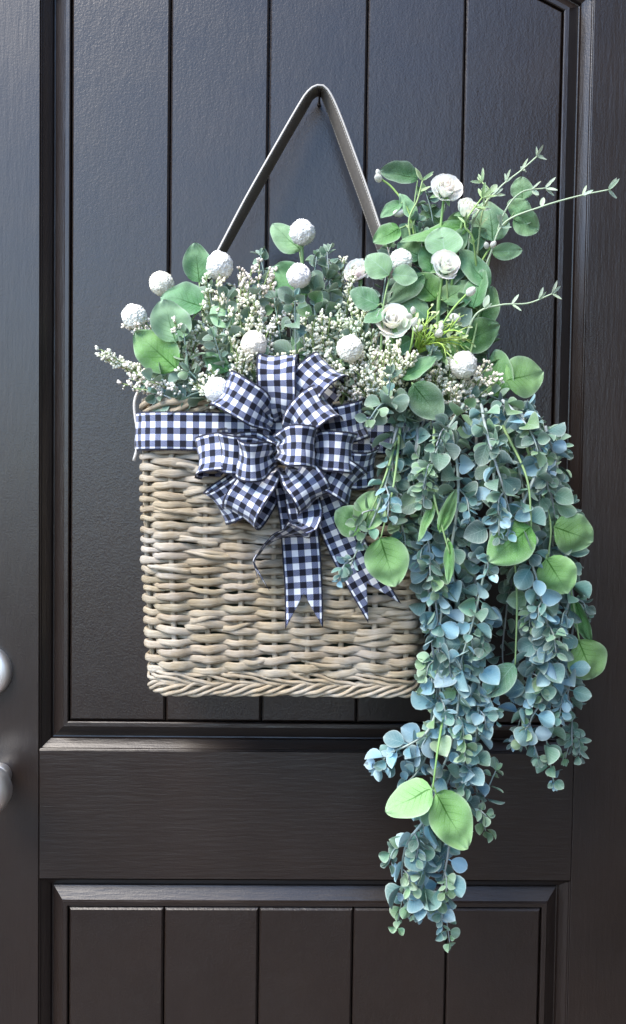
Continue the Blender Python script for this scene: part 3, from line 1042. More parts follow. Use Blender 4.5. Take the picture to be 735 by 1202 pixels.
# ---- hanging blue vines at the right
random.seed(23)
VG = 'hanging blue eucalyptus vines'
vine_defs = [
    ('longest blue vine, its green tip hanging lowest left over the lower panel', [(505, 490, .12), (508, 560, .15), (524, 640, .155), (544, 740, .15), (548, 830, .14), (532, 900, .13), (508, 960, .12), (488, 1010, .115), (474, 1050, .11), (466, 1088, .105)], .027, .012, .0115, BLUE, SAGE),
    ('blue vine with thin pointed tip hanging lowest of all above the lower panel', [(560, 490, .12), (556, 640, .15), (562, 760, .14), (548, 860, .13), (524, 945, .12), (512, 1000, .115), (520, 1050, .11), (528, 1106, .105)], .027, .011, .0115, BLUE + TEAL[:1], SAGE),
    ('blue vine ending in green tip right of the lowest pair of round leaves', [(530, 490, .13), (538, 580, .17), (522, 690, .165), (514, 780, .15), (528, 860, .14), (556, 915, .13), (570, 975, .12)], .027, .012, .0115, BLUE, SAGE),
    ('blue vine whose pale berry like tip turns left over the middle rail', [(500, 640, .15), (508, 760, .145), (517, 845, .14), (492, 872, .14), (464, 890, .14), (436, 896, .14)], .026, .010, .0125, BLUE, [(.34, .42, .44), (.28, .36, .40)]),
    ('rightmost long blue vine ending over the right end of the middle rail', [(620, 490, .11), (642, 560, .14), (648, 640, .135), (640, 720, .135), (632, 800, .13), (640, 860, .12), (650, 918, .11)], .026, .012, .0115, BLUE + TEAL, TEAL + BLUE[:1]),
    ('blue vine hanging to a short tip above the right end of the rail', [(600, 490, .12), (617, 600, .16), (628, 700, .155), (624, 790, .145), (612, 840, .13), (602, 872, .12)], .026, .012, .0115, BLUE, BLUE + TEAL),
    ('dark teal vine along the right edge of the hanging foliage', [(640, 500, .09), (656, 560, .095), (662, 640, .09), (674, 720, .09), (664, 790, .09), (672, 850, .085), (664, 890, .08)], .024, .011, .012, TEAL, SAGE),
    ('thick blue vine in the middle of the hanging foliage', [(570, 480, .14), (580, 560, .185), (574, 640, .185), (558, 720, .175), (540, 790, .16), (556, 850, .14)], .028, .014, .0115, BLUE, BLUE),
    ('blue vine hanging along the right edge of the basket', [(490, 500, .14), (492, 560, .165), (502, 630, .175), (511, 700, .165), (515, 760, .155), (512, 820, .145)], .027, .013, .0115, BLUE, BLUE),
    ('short blue green vine arching right at the top of the hanging foliage', [(590, 475, .13), (625, 495, .15), (648, 525, .14), (655, 570, .13)], .025, .013, .011, TEAL + BLUE, BLUE),
    ('short sage vine over the top left of the hanging foliage', [(545, 475, .15), (522, 510, .19), (505, 550, .195), (494, 605, .185)], .025, .012, .011, TEAL + SAGE[:2], SAGE),
    ('short sage vine over the top middle of the hanging foliage', [(565, 475, .15), (572, 510, .195), (590, 570, .205), (604, 622, .195)], .026, .011, .011, TEAL + BLUE, SAGE),
    ('blue vine filling out the middle of the lowest hanging tail', [(540, 700, .14), (540, 800, .155), (528, 880, .15), (500, 940, .14), (498, 1000, .13), (496, 1050, .125), (488, 1072, .12)], .028, .013, .0115, BLUE, BLUE + SAGE[:1]),
    ('blue vine filling out the right of the lowest hanging tail', [(560, 720, .13), (562, 810, .15), (558, 870, .145), (545, 930, .135), (560, 950, .13), (582, 905, .125)], .027, .013, .0115, BLUE, SAGE),
    ('blue vine crossing the right foliage behind the pair of bright leaves', [(625, 600, .14), (660, 640, .15), (668, 700, .145), (655, 760, .14), (668, 800, .13), (660, 840, .12)], .027, .013, .012, BLUE, BLUE),
    ('blue vine with a spread tip on the right end of the middle rail', [(610, 640, .15), (632, 740, .155), (640, 810, .145), (622, 850, .135), (632, 890, .125)], .027, .013, .0115, BLUE, TEAL),
    ('dark teal vine hanging beside the right side of the bow', [(505, 480, .12), (490, 515, .145), (486, 575, .15), (498, 640, .145), (502, 690, .14)], .025, .013, .0115, TEAL + BLUE[3:6], TEAL),
    ('sage vine over the upper right of the hanging foliage', [(590, 470, .15), (618, 500, .185), (640, 545, .18), (652, 610, .165)], .026, .012, .0115, TEAL + SAGE[:2] + BLUE, SAGE),
    ('full blue sprig curving left above the lowest pair of round leaves', [(516, 826, .15), (502, 858, .155), (480, 874, .155), (458, 884, .15), (444, 900, .145)], .031, .014, .0115, BLUE[:3] + BLUE[6:7], BLUE[6:7]),
    ('short blue sprig tucked under the left curving one', [(520, 845, .145), (504, 880, .15), (490, 906, .15), (478, 918, .145)], .030, .016, .0125, BLUE[:3], BLUE[:3]),
    ('blue sprig under the lowest pair of round leaves, left half of the tail', [(515, 925, .145), (498, 962, .145), (478, 990, .14), (472, 1025, .13), (480, 1062, .12)], .031, .014, .0150, BLUE[:4] + BLUE[6:7], SAGE),
    ('blue sprig under the lowest pair of round leaves, right half of the tail', [(522, 935, .145), (528, 980, .14), (522, 1025, .13), (514, 1058, .12)], .031, .014, .0150, BLUE[:4] + BLUE[6:7], SAGE),
    ('green grey vine spilling over the upper right corner of the basket', [(480, 478, .13), (464, 510, .155), (461, 550, .16), (470, 600, .155), (476, 640, .15)], .027, .014, .0105, TEAL + SAGE[:2] + BLUE[3:5], SAGE),
    ('grey teal vine between the bow and the hanging foliage', [(492, 480, .12), (476, 505, .14), (472, 560, .145), (482, 620, .14)], .027, .014, .0110, TEAL + BLUE[3:5], TEAL),
    ('small blue sprig lying over the right hand ribbon tail', [(466, 500, .14), (456, 555, .18), (440, 605, .19), (420, 645, .18), (408, 672, .17)], .018, .010, .014, BLUE, BLUE),
    ('dark teal vine deep in the middle of the hanging foliage', [(590, 500, .08), (600, 600, .09), (596, 700, .09), (590, 770, .085), (600, 815, .08)], .025, .015, .012, TEAL, TEAL),  # deep vines coloured darker: shade between the leaves painted in
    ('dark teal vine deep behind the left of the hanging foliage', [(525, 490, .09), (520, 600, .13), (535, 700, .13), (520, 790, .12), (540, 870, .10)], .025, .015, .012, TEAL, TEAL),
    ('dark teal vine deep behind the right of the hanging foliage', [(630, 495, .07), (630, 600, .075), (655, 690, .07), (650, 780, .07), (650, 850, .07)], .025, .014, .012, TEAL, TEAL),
    ('blue vine in front of the right half of the hanging foliage', [(610, 480, .14), (632, 540, .18), (610, 610, .195), (630, 680, .18), (645, 760, .16), (625, 830, .14)], .026, .013, .012, BLUE, BLUE),
]
for lab, pts, s0, s1, sp, p0, p1 in vine_defs:
    sprig('eucalyptus_vine', lab, 'vine', pts, s0 * 0.87, s1 * 1.02, sp * 0.98, p0, p1, VG, stem_col=(.30, .36, .34), stem_r=.0019, tip_len=.06, spread=1.1, twigs=.17)

# ---- upright grey green eucalyptus sprigs among the flowers
random.seed(31)
EG = 'grey green eucalyptus sprigs in the basket'
up_defs = [
    ('eucalyptus sprig left of the tall middle flower, against the door', [(325, 450, .09), (318, 370, .085), (306, 300, .075)], .019, .011, GREY),
    ('eucalyptus sprig standing right of the two middle ball flowers', [(392, 450, .10), (390, 370, .11), (384, 296, .10)], .021, .012, GREY),
    ('blue grey eucalyptus rosette just below the middle ball flowers', [(345, 470, .10), (347, 410, .13), (346, 352, .15)], .024, .016, GREY + BLUE[3:5]),
    ('eucalyptus sprig beside the ball flower above the left half of the bow', [(272, 470, .10), (262, 430, .13), (252, 396, .145)], .021, .014, GREY + SAGE[:1]),
    ('pale eucalyptus sprig below the left cluster of big leaves', [(225, 480, .09), (222, 440, .12), (216, 392, .13)], .021, .014, GREY + SAGE[2:]),
    ('low eucalyptus sprig spreading left over the basket rim', [(230, 480, .10), (208, 460, .12), (186, 444, .125), (170, 452, .12)], .020, .013, GREY),
    ('eucalyptus sprig drooping over the rim left of the bow', [(262, 480, .10), (246, 462, .13), (228, 462, .135), (214, 470, .13)], .020, .013, GREY + TEAL),
    ('pale blue eucalyptus rosette beside the right shoulder of the bow', [(450, 490, .13), (456, 465, .17), (458, 440, .18)], .022, .013, BLUE[4:5] + GREY + SAGE[2:]),
    ('sage eucalyptus sprig drooping beside the right side of the bow', [(462, 470, .14), (446, 476, .18), (434, 492, .185)], .020, .012, SAGE + GREY),
    ('dark eucalyptus sprig deep behind the bow', [(350, 480, .09), (340, 440, .10), (330, 400, .105)], .022, .014, GREY[1:2] + TEAL),  # sprigs set deep get darker leaves, gap shade put into their colour
    ('dark eucalyptus sprig deep behind the left flowers', [(300, 480, .08), (285, 420, .08), (280, 350, .075)], .021, .013, GREY[3:] + TEAL),
    ('dark eucalyptus sprig deep behind the right flowers', [(430, 480, .08), (425, 410, .08), (418, 345, .075)], .021, .013, GREY[3:] + TEAL),
    ('dark eucalyptus sprig among the tall leaves at the right', [(500, 480, .09), (505, 410, .09), (500, 330, .085), (492, 260, .08)], .021, .013, GREY[3:] + TEAL),
    ('dark eucalyptus sprig under the lowest right ball flower', [(520, 490, .11), (540, 470, .12), (565, 462, .125), (588, 470, .12)], .022, .013, GREY + TEAL),
    ('grey green eucalyptus sprig between the white blossom and the ball flower', [(480, 480, .11), (484, 440, .14), (505, 415, .15)], .021, .013, GREY + TEAL),
    ('eucalyptus sprig at the back left, under the leftmost ball flowers', [(240, 480, .07), (215, 420, .07), (190, 375, .065)], .020, .012, GREY[3:] + TEAL),
    ('eucalyptus sprig left of the strap end on the right', [(400, 450, .08), (405, 380, .09), (400, 320, .09)], .018, .010, GREY),
]
LEAFG = []
up_defs += [
    ('leafy sprig filling the mound under the left strap end', [(255, 480, .10), (262, 400, .12), (268, 350, .11)], .025, .017, GREY),
    ('leafy sprig filling the mound left of centre', [(300, 480, .10), (306, 420, .12), (300, 350, .105)], .025, .017, GREY + TEAL[:2]),
    ('leafy sprig filling the mound right of the topmost ball flower', [(380, 480, .10), (384, 420, .12), (376, 350, .11), (392, 318, .10)], .025, .016, GREY),
    ('leafy sprig filling the mound at the right strap end', [(420, 480, .10), (420, 410, .12), (430, 350, .11)], .025, .016, GREY + TEAL[:2]),
    ('leafy sprig over the rim between heather and bow', [(250, 490, .12), (238, 455, .135), (222, 435, .14)], .023, .015, GREY + SAGE[:1]),
    ('leafy sprig low at the left rim', [(220, 490, .12), (200, 468, .13), (184, 462, .13)], .022, .014, GREY + BLUE[3:5]),
    ('dark leafy sprig behind the left big leaves', [(230, 480, .06), (212, 410, .065), (206, 350, .06)], .025, .016, TEAL),  # back sprigs all in dark tones, their shade painted into the leaves
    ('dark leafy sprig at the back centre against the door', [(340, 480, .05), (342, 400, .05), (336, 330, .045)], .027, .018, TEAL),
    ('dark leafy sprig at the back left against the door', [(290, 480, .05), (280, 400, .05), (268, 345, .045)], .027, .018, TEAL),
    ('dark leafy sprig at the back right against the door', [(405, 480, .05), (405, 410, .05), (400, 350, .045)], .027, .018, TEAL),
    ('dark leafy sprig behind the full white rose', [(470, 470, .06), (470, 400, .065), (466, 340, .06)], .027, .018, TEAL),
]
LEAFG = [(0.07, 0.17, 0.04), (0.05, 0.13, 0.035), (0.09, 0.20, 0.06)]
up_defs += [
    ('green eucalyptus sprig in the left flowers below the strap end', [(262, 480, .09), (256, 420, .105), (246, 340, .095)], .023, .014, GREY + LEAFG),
    ('green eucalyptus sprig behind the left heather', [(290, 470, .08), (300, 390, .085), (314, 330, .08)], .023, .014, GREY[1:] + LEAFG),
    ('dark green sprig just behind the top of the bow', [(330, 490, .11), (322, 450, .125), (312, 420, .13)], .023, .015, TEAL + LEAFG),
    ('dark green sprig behind the ball flower above the right bow loop', [(400, 490, .10), (402, 440, .12), (395, 392, .12)], .022, .014, TEAL + LEAFG),
    ('green eucalyptus sprig in front of the right strap end', [(440, 470, .08), (444, 400, .09), (452, 330, .085), (458, 290, .075)], .023, .014, GREY + LEAFG),
    ('dark green sprig under the full white rose', [(455, 490, .11), (466, 450, .13), (492, 440, .135)], .023, .015, TEAL + LEAFG),
    ('dark green sprig behind the yellow green stems', [(510, 480, .09), (520, 420, .10), (535, 370, .10), (540, 330, .09)], .024, .015, TEAL + LEAFG),
    ('dark green sprig at the back of the upright roses', [(505, 420, .07), (512, 330, .075), (508, 260, .075), (500, 225, .07)], .023, .014, TEAL + LEAFG),
    ('green sprig filling the left corner of the basket', [(205, 490, .08), (200, 460, .10), (196, 420, .10)], .021, .014, GREY + LEAFG),
    ('green sprig at the back right of the basket', [(560, 490, .08), (575, 450, .085), (572, 400, .08)], .022, .014, TEAL + LEAFG),
    ('grey sprig between the two middle ball flowers and the heather', [(372, 480, .10), (372, 400, .115), (368, 340, .11), (372, 300, .10)], .021, .012, GREY + LEAFG[:1]),
    ('dark sprig low in the middle of the basket', [(310, 490, .11), (296, 460, .13), (282, 440, .135)], .022, .014, TEAL + GREY),
    ('grey sprig left of the middle leaves', [(330, 480, .09), (330, 410, .11), (322, 350, .11)], .022, .013, GREY + LEAFG[:1]),
    ('dark sprig right of the bow at the rim', [(430, 495, .11), (425, 470, .135), (418, 440, .14)], .021, .014, TEAL + GREY),
]
for lab, pts, s0, s1, pal in up_defs:
    sprig('eucalyptus_sprig', lab, 'foliage', pts, s0, s1, .0095, pal, pal, EG, hang=False, start=0.15, spread=1.1, face=0.9)

# ---- large round leaves on their stems
LC = {'B': [(0.17, 0.35, 0.09), (0.19, 0.37, 0.12)], 'G': [(0.075, 0.215, 0.033), (0.09, 0.235, 0.04)], 'D': [(0.028, 0.10, 0.022), (0.038, 0.12, 0.032)],
      'P': [(0.15, 0.30, 0.12), (0.18, 0.33, 0.16)], 'N': [(0.07, 0.21, 0.06), (0.085, 0.23, 0.078)], 'T': [(0.07, 0.20, 0.095)]}

def big_leaf(root, bx, by, tx, ty, w, d0, d1, colr, roll=0.0, net=False):
    b, t = P(bx, by, d0), P(tx, ty, d1)
    ax = t - b
    L = ax.length
    wid = w * mm_per_px((d0 + d1) / 2)
    nrm = (CAM_LOC - b).normalized() + V((0, 0, .25))
    mt = frame(b, ax, nrm)
    mt = mt @ Matrix.Rotation(roll, 4, 'Y')
    mt = mt @ Matrix.Diagonal((wid / max(.55, math.cos(roll)), L, (L + wid) / 2, 1))
    return link('leaf', random.choice(BIGNET if net else BIG), root, mt, jitter(random.choice(LC[colr]), .10))

def leafy_stem(label, stem_pts, leaves, stem_col=(.22, .34, .15), r=0.0016, name='leaf_sprig', cat='foliage', group='big leaved sprigs'):
    path = catmull([P(*p) for p in stem_pts], 0.004)
    root = thing(name, label, cat, path[0], group)
    link('stem', tube_mesh('stem', path, [r * (1 - .5 * i / len(path)) for i in range(len(path))], M_STEM, ns=6), root, None, stem_col)
    for lf in leaves:
        bx, by, tx, ty, w, d0, d1, c = lf[:8]
        big_leaf(root, bx, by, tx, ty, w, d0, d1, c, *(lf[8:]))
        b = P(bx, by, d0)
        q = min(path, key=lambda p: (p - b).length)
        if (q - b).length > 0.003:
            mid = q.lerp(b, .5) + V((0, 0.002, 0.003))
            link('leaf_stalk', tube_mesh('leaf_stalk', catmull([q, mid, b + (P(tx, ty, d1) - b) * .03], .004), 0.0010, M_STEM, ns=5), root, None, stem_col)
    return root

random.seed(41)
leafy_stem('three overlapping big round green leaves at the far left of the basket', [(235, 490, .09), (222, 440, .11), (206, 400, .115)],
    [(240, 360, 189, 342, 44, .105, .11, 'N', .3), (206, 402, 192, 352, 48, .125, .115, 'P', .2), (208, 434, 160, 390, 46, .125, .12, 'G', -.2)])
leafy_stem('single dark green leaf standing against the door at the left strap end', [(255, 470, .07), (242, 400, .07), (234, 332, .07)], [(234, 332, 229, 285, 34, .07, .065, 'N')])
leafy_stem('pair of green leaves behind the two middle ball flowers', [(352, 480, .08), (358, 400, .09), (356, 330, .085), (352, 296, .075)],
    [(353, 295, 320, 257, 34, .075, .07, 'P', .25), (360, 350, 322, 310, 42, .10, .095, 'N', -.2)])
leafy_stem('spray of pale netted leaves in front of the strap at the right', [(440, 470, .12), (447, 410, .14), (450, 360, .145), (458, 322, .14)],
    [(457, 323, 431, 298, 33, .145, .145, 'P', .1, True), (460, 322, 491, 325, 26, .14, .14, 'P', -.2, True), (445, 359, 411, 341, 28, .145, .145, 'N', .15, True), (454, 364, 427, 378, 18, .145, .15, 'N', .3, True)])
leafy_stem('long dark strap shaped leaves behind the upright roses', [(495, 480, .08), (500, 400, .085), (498, 330, .085), (486, 260, .08), (490, 212, .075)],
    [(498, 322, 455, 352, 28, .11, .115, 'D', .2), (491, 210, 446, 199, 24, .075, .075, 'D', .35), (488, 258, 470, 226, 16, .085, .085, 'P', .5), (552, 264, 470, 280, 26, .10, .105, 'G', .45), (470, 268, 438, 285, 26, .09, .09, 'G', .3), (472, 238, 446, 252, 16, .085, .085, 'N', .4), (545, 300, 515, 345, 30, .085, .09, 'D', .2)])
leafy_stem('dark leaves deep behind the upright roses', [(510, 480, .06), (515, 380, .07), (510, 300, .07), (520, 250, .065)],
    [(515, 300, 480, 305, 26, .08, .08, 'D', .2), (512, 340, 478, 350, 28, .085, .085, 'D', -.2), (530, 330, 556, 345, 26, .085, .085, 'G', .2), (518, 262, 495, 240, 22, .07, .07, 'D', .3), (525, 270, 552, 250, 22, .07, .07, 'G', .2), (510, 380, 545, 398, 26, .09, .09, 'D', .1), (505, 420, 535, 440, 28, .10, .10, 'D', .2), (500, 290, 470, 262, 24, .08, .08, 'N', .3)])
leafy_stem('round green leaves filling in between the roses and the yellow green stems', [(505, 480, .09), (512, 410, .105), (514, 350, .105), (518, 300, .10)],
    [(512, 352, 486, 322, 32, .105, .10, 'G', .2), (520, 354, 552, 330, 32, .105, .10, 'P', -.2), (502, 374, 474, 348, 28, .11, .11, 'P', .3, True), (528, 384, 560, 362, 30, .105, .10, 'G', .1), (494, 302, 466, 286, 26, .09, .09, 'P', .2), (545, 292, 570, 270, 26, .09, .09, 'N', .2), (484, 398, 454, 416, 24, .13, .135, 'N', .2, True), (515, 408, 548, 418, 30, .11, .11, 'G', .2), (508, 320, 500, 286, 28, .10, .095, 'N', .3)])
leafy_stem('green leaves peeping out among the cream heather in the middle', [(360, 490, .09), (362, 440, .115), (366, 390, .115)],
    [(368, 424, 344, 392, 28, .125, .125, 'N', .2), (372, 400, 398, 372, 26, .12, .115, 'P', -.2, True), (360, 440, 330, 426, 22, .125, .13, 'G', .2), (380, 440, 404, 424, 22, .13, .13, 'P', .3, True)])
leafy_stem('green leaves peeping out among the cream heather at the left', [(275, 490, .10), (272, 430, .12), (270, 380, .115)],
    [(272, 384, 250, 356, 28, .12, .115, 'P', .2, True), (278, 392, 306, 366, 26, .115, .11, 'G', -.2), (268, 436, 240, 416, 24, .13, .13, 'N', .2), (284, 440, 312, 424, 24, .13, .13, 'P', .2, True)])
leafy_stem('pale green round leaf between the upper and lower upright roses', [(520, 470, .09), (526, 380, .10), (523, 302, .11)], [(523, 303, 518, 265, 44, .115, .11, 'P', .2, True), (530, 296, 548, 268, 20, .105, .10, 'P', .3)])
leafy_stem('round pale leaves reaching up right beside the upright rose', [(540, 470, .08), (562, 380, .085), (578, 290, .085), (600, 255, .085), (612, 236, .08)],
    [(578, 284, 575, 231, 42, .09, .085, 'P', .35), (613, 235, 613, 206, 27, .08, .08, 'P', .1), (603, 258, 622, 234, 34, .085, .085, 'P', .3), (604, 253, 633, 271, 28, .085, .08, 'P', .25), (577, 296, 614, 294, 19, .09, .09, 'P', .3, True), (566, 308, 556, 276, 20, .075, .07, 'D', .1)])
leafy_stem('folded green leaves up the right edge of the flowers', [(530, 480, .10), (548, 430, .11), (560, 380, .11), (568, 330, .105)],
    [(574, 338, 541, 290, 26, .11, .105, 'N', .45), (556, 362, 566, 314, 30, .115, .11, 'N', -.4), (560, 384, 578, 336, 34, .105, .095, 'G', .3), (538, 406, 585, 382, 38, .11, .10, 'G', .2)])
leafy_stem('bright round green leaf sticking out rightmost above the hanging foliage', [(550, 490, .11), (570, 465, .12), (592, 448, .115)],
    [(594, 447, 643, 433, 50, .115, .11, 'B', .1), (588, 466, 578, 408, 36, .11, .10, 'G', -.45)])
leafy_stem('dark green leaf with netted veins right of the bow under the rim', [(480, 480, .14), (484, 455, .16)], [(484, 450, 518, 492, 40, .165, .17, 'D', .1)])
leafy_stem('grey green leaf pointing right beside the white blossom', [(462, 480, .12), (470, 446, .15)], [(470, 446, 513, 419, 22, .155, .155, 'N', -.35)])
leafy_stem('pair of bright round leaves at the right side of the bow', [(470, 500, .14), (452, 560, .185), (426, 622, .19)],
    [(426, 621, 393, 600, 36, .18, .175, 'G', -.45), (425, 622, 443, 575, 38, .19, .185, 'B', .25)])
leafy_stem('bright heart shaped leaf hanging over the basket right of the ribbon tails', [(470, 500, .15), (462, 570, .19), (447, 632, .19)], [(446, 630, 464, 688, 52, .19, .18, 'B', .1)])
leafy_stem('broad green leaf in the middle of the blue foliage', [(590, 500, .15), (618, 560, .20), (624, 618, .205)], [(624, 618, 574, 658, 52, .205, .205, 'G', -.1)])
leafy_stem('pair of bright round leaves side by side at the right edge of the foliage', [(610, 500, .14), (630, 560, .175), (646, 612, .175), (644, 654, .175)],
    [(650, 618, 699, 636, 48, .175, .165, 'B', .15), (641, 655, 668, 698, 48, .18, .175, 'B', .1)])
leafy_stem('lowest bright round leaf on the right edge of the foliage', [(640, 520, .12), (658, 620, .14), (672, 702, .14), (680, 752, .14)],
    [(679, 750, 701, 803, 50, .14, .13, 'B', -.1), (674, 702, 692, 760, 17, .125, .12, 'G', .4)])
leafy_stem('teal green leaf hanging at the fork between the two blue vines', [(590, 560, .14), (606, 680, .16), (605, 780, .155)], [(604, 779, 572, 818, 30, .155, .155, 'T', .1, True)])
leafy_stem('lowest pair of round green leaves over the middle rail', [(522, 830, .150), (514, 880, .172), (508, 926, .176)],
    [(508, 926, 449, 948, 46, .176, .172, 'B', .2), (511, 930, 548, 996, 52, .176, .170, 'B', -.1)], (.20, .36, .12))
leafy_stem('three narrow willow like green leaves in the blue foliage', [(510, 500, .16), (508, 570, .20), (520, 622, .205), (528, 650, .205)],
    [(516, 626, 535, 574, 18, .205, .205, 'G', .3), (510, 588, 492, 636, 14, .20, .20, 'G', .4), (528, 634, 527, 684, 13, .205, .20, 'G', .3)])
leafy_stem('dark green leaf peeping out at the upper right of the blue foliage', [(600, 490, .10), (625, 530, .105), (640, 560, .10)], [(640, 560, 670, 586, 20, .10, .095, 'D', .2)])

# ------------------------------------------------------------------ ball flowers
def ball_mesh(seed):
    bm = bmesh.new()
    bmesh.ops.create_icosphere(bm, subdivisions=5, radius=1)
    N = 620
    rnd = random.Random(int(seed * 100))
    fib = []
    for i in range(N):
        y = 1 - 2 * (i + .5) / N
        r = math.sqrt(1 - y * y)
        a = i * 2.399963 + seed
        fib.append((V((r * math.cos(a), r * math.sin(a), y)) + V((rnd.uniform(-.05, .05), rnd.uniform(-.05, .05), rnd.uniform(-.05, .05)))).normalized())
    kd = mathutils.kdtree.KDTree(N)
    for i, p in enumerate(fib):
        kd.insert(p, i)
    kd.balance()
    for v in bm.verts:
        d = kd.find(v.co)[2]
        h = 1.03 - 0.15 * min(1.0, (d / 0.078)) ** 1.2 + 0.10 * noise.noise(v.co * 2.5 + V((seed, 0, 0)))
        v.co *= h
    me = bpy.data.meshes.new('ball_head')
    bm.to_mesh(me)
    bm.free()
    me.polygons.foreach_set('use_smooth', [True] * len(me.polygons))
    me.materials.append(M_BALL)
    return me

random.seed(51)
BALLS = [ball_mesh(s) for s in (0.3, 1.9)]
ball_defs = [
    (190, 333, 14.5, .085, (212, 420), 'white ball flower sticking out against the door, second from far left'),
    (158, 372, 15, .095, (200, 440), 'leftmost white ball flower of the basket'),
    (258, 312, 16, .095, (262, 400), 'white ball flower at the lower end of the left strap'),
    (355, 273, 15, .095, (352, 380), 'topmost white ball flower, in front of a green leaf'),
    (351, 324, 14.5, .125, (350, 400), 'white ball flower directly below the topmost one'),
    (298, 404, 15.5, .150, (300, 460), 'white ball flower just above the left half of the bow'),
    (255, 458, 15.5, .150, (262, 490), 'white ball flower partly hidden by the upper left bow loop'),
    (411, 409, 16, .155, (408, 470), 'white ball flower just above the right half of the bow'),
    (544, 428, 16.5, .140, (540, 480), 'rightmost white ball flower, above the blue foliage'),
    (471, 306, 13.5, .115, (470, 380), 'white ball flower behind the netted leaves near the right strap'),
]
for px, py, r, d, base, lab in ball_defs:
    c = P(px, py, d)
    b = P(base[0], base[1], d - .03)
    t = thing('ball_flower', lab, 'flower', b, 'white ball flowers')
    rad = r * mm_per_px(d)
    ax = (c - b).normalized()
    mt = Matrix.Translation(c) @ ax.to_track_quat('Z', 'Y').to_matrix().to_4x4() @ Matrix.Rotation(random.uniform(0, 6), 4, 'Z') @ Matrix.Diagonal((rad, rad, rad * random.uniform(.95, 1.04), 1))
    link('flower_head', random.choice(BALLS), t, mt, jitter((.95, .93, .86), .02))
    link('stem', tube_mesh('stem', catmull([b, b.lerp(c, .5) + V((.002, 0, 0)), c - ax * rad * .8], .004), 0.0016, M_STEM, ns=6), t, None, (.20, .33, .14))

# ------------------------------------------------------------------ roses
def petal_mesh(w, h, curl, cupd, seed):
    """petal rising along +z from the origin, wrapped round the axis at distance 1"""
    verts, faces, uvs = [], [], []
    nu_, nv_ = 10, 9
    for j in range(nv_ + 1):
        v = j / nv_
        for i in range(nu_ + 1):
            u = i / nu_ * 2 - 1
            ang = u * w * (0.35 + 0.65 * math.sin(min(1, v * 1.15) * math.pi / 2))
            top = 1 - 0.16 * u * u - .10 * noise.noise(V((u * 2.4, seed, 0)))
            z = v * h * top
            rr = 0.30 + cupd * math.sin(v * math.pi * .62) + curl * max(0, v - .62) ** 1.6 * 3 + .11 * v * noise.noise(V((u * 2.6, v * 2.2, seed)))
            verts.append((rr * math.cos(ang), rr * math.sin(ang), z))
            uvs.append((i / nu_, v))
    m = nu_ + 1
    for j in range(nv_):
        for i in range(nu_):
            faces.append((j * m + i, j * m + i + 1, (j + 1) * m + i + 1, (j + 1) * m + i))
    return mesh_from('petal', verts, faces, M_PETAL, uvs)

PET_IN = [petal_mesh(1.7, 1.38, .05, .02, s) for s in (1, 2)]
PET_TWO = [petal_mesh(1.4, 1.36, .10, .22, s) for s in (11, 12)]
PET_MID = [petal_mesh(1.15, 1.30, .20, .42, s) for s in (3, 4, 5)]
PET_OUT = [petal_mesh(.95, 1.12, .42, .66, s) for s in (6, 7, 8)]
SEPAL = leaf_mesh('sepal', M_LEAF_BIG, .35, .3, -.3, 0, rows=9, cols=4, pet=.02, seed=4)

def rose(px, py, r, d, ax, base, label, name='rose', petals=(3, 5, 5), open_=1.0, dirt=(.96, .95, .90)):
    c = P(px, py, d)
    b = P(base[0], base[1], base[2])
    t = thing(name, label, 'flower', b, 'white roses')
    rad = r * .92 * mm_per_px(d)
    ax = V(ax).normalized()
    M0 = Matrix.Translation(c - ax * rad * .62) @ ax.to_track_quat('Z', 'Y').to_matrix().to_4x4()
    for ring, (n, ms, sx) in enumerate(((petals[0], PET_IN, .52), (petals[0] + 1, PET_TWO, .70), (petals[1], PET_MID, .80), (petals[2], PET_OUT, .86))):
        for k in range(n):
            a = 2 * math.pi * k / max(1, n) + ring * .7 + random.uniform(-.2, .2)
            tilt = Matrix.Rotation(random.uniform(-.02, .09) * ring * open_, 4, 'Y')
            s = rad * sx * random.uniform(.92, 1.08) * (1 if ring < 3 else open_)
            mt = M0 @ Matrix.Rotation(a, 4, 'Z') @ tilt @ Matrix.Diagonal((s, s, rad * 1.0 * (1.05 - .05 * ring), 1))
            link('petal', random.choice(ms), t, mt, jitter(dirt, .04))
    for k in range(4):
        a = k * math.pi / 2 + .3
        out = M0.to_3x3() @ V((math.cos(a), math.sin(a), .35))
        mt = frame(c - ax * rad * .60, out, ax) @ Matrix.Scale(rad * 1.05, 4)
        link('sepal', SEPAL, t, mt, (.14, .28, .09))
    link('stem', tube_mesh('stem', catmull([b, b.lerp(c, .5) + V((-.003, 0, 0)), c - ax * rad * .6], .004), 0.0015, M_STEM, ns=6), t, None, (.20, .36, .12))
    return t

random.seed(61)
rose(523, 222, 18, .105, (-.02, -.95, .32), (512, 380, .09), 'topmost open white rose with yellowed sepals', dirt=(.96, .95, .90))
rose(548, 246, 15, .11, (.28, -.85, .42), (525, 380, .09), 'half open white rose just right of and below the topmost rose', petals=(3, 5, 3), open_=.8)
rose(523, 312, 17.5, .135, (.08, -.95, .22), (515, 400, .10), 'white rose in front of the round pale leaf, above the yellow green stems')
rose(461, 376, 20, .145, (-.1, -.9, .3), (470, 450, .11), 'full white rose among the cream filler right of the strap', petals=(3, 6, 7))
rose(420, 319, 16, .105, (-.4, -.8, .4), (430, 400, .09), 'white rose tucked left behind the netted leaves', petals=(3, 6, 6), dirt=(.93, .93, .91))

